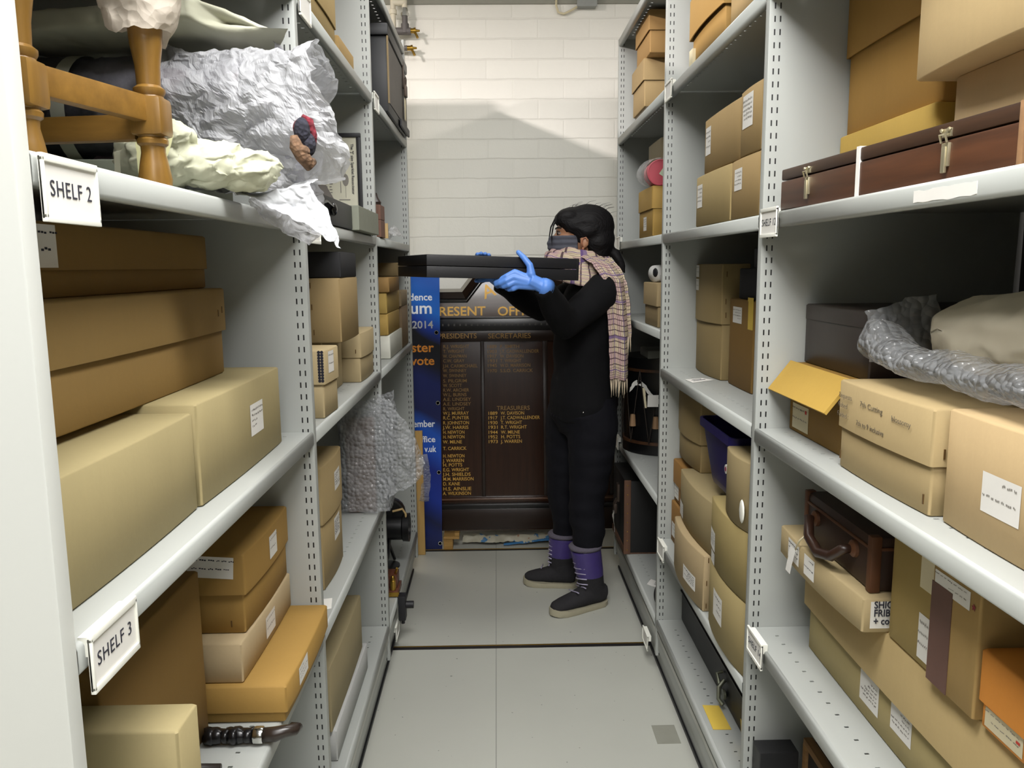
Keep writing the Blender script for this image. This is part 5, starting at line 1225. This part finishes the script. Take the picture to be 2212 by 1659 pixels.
# cuffs under the gloves are part of the glove; a hand with five bent fingers
def hand(name, wrist, palm, knuckles, fingers, thumb, thick):
    bm = bmesh.new()
    wrist = Vector(wrist)
    for k in knuckles: tube(bm, [wrist-PB, wrist.lerp(Vector(k), .5)-PB, Vector(k)-PB], [(.020), (.0165), (.0125)], 10)
    tube(bm, WL(palm), [.028, .026, .024][:len(palm)], 12)
    for k, pts in zip(knuckles, fingers):
        P = [Vector(k)]+[Vector(p) for p in pts]; r = [.0118, .0100, .0092, .0080][:len(P)]
        tube(bm, [p-PB for p in P], r, 10)
        for p, q in zip(P, r): ball(bm, p-PB, q, 0, 2)
    T = [Vector(p) for p in thumb]; r = [.0165, .0130, .0112, .0090][:len(T)]
    tube(bm, [p-PB for p in T], r, 10)
    for p, q in zip(T, r): ball(bm, p-PB, q, 0, 2)
    return remesh(name, bm, .0028, M_GLOVE, person, 3)
# near hand: palm on the long side of the case, fingers forward and under it, thumb on top
hand('glove', (.160, 2.884, 1.380), [(.175, 2.884, 1.372), (.150, 2.884, 1.385), (.120, 2.880, 1.400)],
     [(.066, 2.884, 1.428), (.062, 2.880, 1.411), (.068, 2.881, 1.394), (.079, 2.886, 1.379)],
     [[(.036, 2.880, 1.414), (.014, 2.890, 1.402), (-.004, 2.899, 1.394)], [(.034, 2.876, 1.398), (.014, 2.886, 1.389), (-.002, 2.900, 1.384)], [(.043, 2.878, 1.383), (.026, 2.890, 1.377), (.014, 2.908, 1.378)], [(.060, 2.886, 1.369), (.046, 2.899, 1.366), (.036, 2.914, 1.370)]],
     [(.125, 2.880, 1.420), (.120, 2.882, 1.452), (.100, 2.889, 1.478), (.080, 2.904, 1.4985)], .012)
bm = bmesh.new(); tube(bm, WL([(.158, 2.884, 1.379), (.168, 2.886, 1.376), (.182, 2.899, 1.367)]), [.0295, .033, .037], 18); pch('glove_cuff', bm, M_GLOVE)
# far hand: fingers over the far long side
fy = lambda x: 3.27+(x+.40)*.331
hand('glove', (.010, 3.452, 1.388), [(.015, 3.468, 1.382), (-.01, 3.450, 1.400), (-.03, 3.436, 1.416)],
     [(-.074, 3.412, 1.452), (-.058, 3.418, 1.460), (-.040, 3.423, 1.458), (-.024, 3.428, 1.448)],
     [[(-.080, 3.403, 1.480), (-.080, 3.390, 1.497), (-.078, 3.374, 1.501)], [(-.064, 3.408, 1.488), (-.064, 3.392, 1.502), (-.062, 3.375, 1.504)], [(-.046, 3.414, 1.485), (-.046, 3.399, 1.500), (-.045, 3.380, 1.502)], [(-.029, 3.420, 1.474), (-.029, 3.408, 1.492), (-.030, 3.392, 1.498)]],
     [(-.02, 3.43, 1.40), (-.055, 3.415, 1.396), (-.075, 3.395, 1.392), (-.085, 3.37, 1.391)], .012)
bm = bmesh.new(); tube(bm, WL([(.008, 3.455, 1.386), (.018, 3.466, 1.382), (.032, 3.478, 1.376)]), [.0295, .032, .035], 18); pch('glove_cuff', bm, M_GLOVE)
# scarf
def plaid():
    t = NT('checked_scarf_wool'); uv = t.n('ShaderNodeTexCoord').outputs['UV']; s = t.n('ShaderNodeSeparateXYZ'); t.l(uv, s.inputs[0])
    def st(o, freq, w_, ph=0.0):
        x = t.math('FRACT', t.math('MULTIPLY_ADD', s.outputs[o], freq, ph)); return t.math('LESS_THAN', x, w_)
    c = t.mix(.5, lin('#c4b498'), lin('#cdbfa4'))
    c = t.mix(t.math('MULTIPLY', st(0, 2, .30), .55), c, lin('#b8979c')); c = t.mix(t.math('MULTIPLY', st(1, 5, .30, .2), .55), c, lin('#b8979c'))
    fine = t.math('MULTIPLY', t.math('MAXIMUM', st(0, 12, .17), st(1, 34, .17)), .9)
    c = t.mix(fine, c, lin('#3f2b38')); c = t.mix(t.math('MULTIPLY', t.math('MAXIMUM', st(0, 2, .08, .5), st(1, 5, .07, .6)), .8), c, lin('#6a5486'))
    t.l(c, t.b.inputs['Base Color']); t.set(Roughness=.95); t.b.inputs['Specular IOR Level'].default_value = .1
    f = t.noise(t.coord(), 220, 1); t.bump(f, .3, .001); return t.m
M_SCARF = plaid()
def wrapf(k):
    def f(u, v):
        a = 2*math.pi*u; b = 2*math.pi*v
        rx, ry = .108+.010*k, .098+.008*k; hz = .034; th = .022
        fold = .006*math.sin(3*a+k*2)+.004*math.sin(7*a+b*2)
        cx = .335-.01*k; zc = 1.474-.018*k-.006*math.cos(a)+.008*math.sin(2*a+k)
        return W(cx+(rx+th*math.cos(b)+fold)*math.cos(a), 3.355+(ry+th*math.cos(b)+fold)*math.sin(a), zc+(hz+fold)*math.sin(b))
    return f
for k in (0, 1): sheet('scarf_wrap', wrapf(k), 90, 22, M_SCARF, person, closed=True, crumple=.003, cs=22, seed=k*3)
def tail(pts, wd, seed):
    P = [Vector(p) for p in pts]
    def f(u, v):
        x = v*(len(P)-1); i = min(int(x), len(P)-2); p = P[i].lerp(P[i+1], x-i); wv = wd*(1-.15*v)
        return W(p.x+(u-.5)*wv, p.y-.010*math.sin(u*math.pi*3+seed)-.012*math.sin(math.pi*u), p.z+.004*math.sin(u*6))
    o = sheet('scarf_tail', f, 26, 70, M_SCARF, person, thick=.004, crumple=.002, cs=25, seed=seed)
    bm = bmesh.new(); rr = random.Random(seed); e = P[-1]
    for i in range(11):
        u = (i+.5)/11; x = e.x+(u-.5)*wd*.85; L = rr.uniform(.05, .075); dx = rr.uniform(-.006, .006)
        tube(bm, WL([(x, e.y-.006, e.z+.004), (x+dx*.5, e.y-.008, e.z-L*.5), (x+dx, e.y-.006, e.z-L)]), [.0022, .0026, .0010], 5)
    build('tassels', bm, plain('cream_wool', '#b9aa92', .95), o, True)
tail([(.375, 3.245, 1.485), (.418, 3.195, 1.455), (.455, 3.150, 1.395), (.468, 3.145, 1.30), (.478, 3.145, 1.18), (.482, 3.150, 1.05), (.484, 3.155, .995)], .085, 1)
tail([(.42, 3.26, 1.480), (.455, 3.205, 1.440), (.478, 3.165, 1.38), (.490, 3.155, 1.30), (.498, 3.155, 1.20), (.500, 3.158, 1.165)], .075, 4)
# shoulder fall of the scarf
def shawl(u, v):
    a = math.radians(200+175*u); r1, r2 = .105, .155
    r = r1+(r2-r1)*v
    return W(.36+r*1.0*math.cos(a), 3.36+r*1.12*math.sin(a), 1.478-.085*v**1.4-.03*math.sin(math.pi*u)*v+.005*math.sin(9*u))
sheet('scarf_fold', shawl, 60, 20, M_SCARF, person, thick=.004, crumple=.003, cs=22, seed=9)
# boots
M_BOOT = plain('charcoal_suede', '#2c2b2d', .85, 0, .2, 70, .3, .2); M_PURP = plain('purple_nylon', '#40336f', .42, 0, .15, 25, .15); M_SOLE = plain('cream_rubber', '#a39d86', .7, 0, .08); M_FUR = plain('grey_fleece', '#5a5560', .95, 0, .3, 160, .8)
def boot(heel, toe, top):
    h, t = Vector((*heel, 0)), Vector((*toe, 0)); d = (t-h).normalized(); L = (t-h).length; sd = Vector((-d.y, d.x, 0)); top = Vector(top); ank = h+d*.072+Vector((0, 0, .11))
    Q = lambda x, y, z: h+d*x*L/.265+sd*y+Vector((0, 0, z))-PB
    bm = bmesh.new()
    tube(bm, [Q(x, 0, z) for x, z in ((.004, .055), (.03, .060), (.09, .062), (.15, .050), (.205, .042), (.240, .038), (.256, .036))], [(.030, .036), (.038, .046), (.041, .048), (.044, .034), (.043, .027), (.034, .021), (.016, .012)], 18, side=sd)
    tube(bm, [h+d*.058-PB+Vector((0, 0, .06)), ank-PB, ank.lerp(top, .3)-PB, ank.lerp(top, .7)-PB, top-PB], [(.040, .050), (.046, .056), (.054, .060), (.059, .064), (.061, .066)], 20, side=sd)
    o = remesh('boot', bm, .006, [M_BOOT, M_PURP], person, 3)
    me = o.data
    for p in me.polygons:
        c = sum((me.vertices[i].co for i in p.vertices), Vector())/len(p.vertices); p.material_index = 1 if c.z > .148 else 0
    bm = bmesh.new(); ol = []
    prof = [(-.006, .0), (.0, .018), (.02, .034), (.06, .038), (.11, .040), (.16, .046), (.205, .046), (.240, .036), (.258, .018), (.264, 0)]
    pts = [(x, y) for x, y in prof]+[(x, -y) for x, y in prof[-2:0:-1]]
    loft(bm, [[Q(x, y*.94, .0005+.008*max(0, (x-.21)/.05)**2) for x, y in pts], [Q(x, y*1.04, .012+.010*max(0, (x-.21)/.05)**2) for x, y in pts], [Q(x, y*1.03, .023+.014*max(0, (x-.19)/.07)) for x, y in pts]]); s = autosmooth(build('sole', bm, M_SOLE, o), 50)
    bm = bmesh.new()
    for k in range(8):
        w_ = ank.lerp(top, -.25+.145*k) if k > 1 else h+d*(.155-.035*k)+Vector((0, 0, .088+.014*k))
        f = .057 if k > 1 else .0
        a = .85
        P = [w_+d*f*math.cos(q)+sd*.052*math.sin(q)+Vector((0, 0, .006*math.sin(q*2))) for q in (-a, -a/2, 0, a/2, a)]
        tube(bm, [p-PB+d*.006 for p in P], .0028, 6)
    build('laces', bm, plain('pale_lace', '#9d97ad', .4), o, True)
    bm = bmesh.new(); tube(bm, [top-PB+Vector((0, 0, -.004)), top-PB+Vector((0, 0, .006)), top-PB+Vector((0, 0, .014))], [(.064, .069), (.068, .073), (.061, .066)], 26, side=sd); build('fleece_trim', bm, M_FUR, o, True)
boot((.455, 3.275), (.206, 3.150), (.362, 3.232, .272))
boot((.352, 3.468), (.106, 3.508), (.290, 3.465, .246))
# ------------------------------------------------------------- the carried case
R = root('archive_case', (-.048, 3.125, 1.404), 'flat black lidded case held level by the person in blue gloves', 'case', rot=(0, .033, math.atan2(.18, .544)))
M_CASE = plain('black_case_cloth', '#17171a', .5, 0, .2, 120, .15); hx, hy = .2865, .2485
bm = bmesh.new(); box(bm, -hx, hx, -hy, hy, .0, .040, 0, .003); autosmooth(build('base', bm, M_CASE, R))
bm = bmesh.new(); box(bm, -hx-.001, hx+.001, -hy-.001, hy+.001, .0415, .080, 0, .004); autosmooth(build('lid', bm, M_CASE, R))
bm = bmesh.new(); box(bm, hx-.006, hx+.0022, -hy-.0022, -hy+.006, .0, .080, 0, .002); build('corner_binding', bm, plain('black_binding', '#0b0b0c', .4), R)
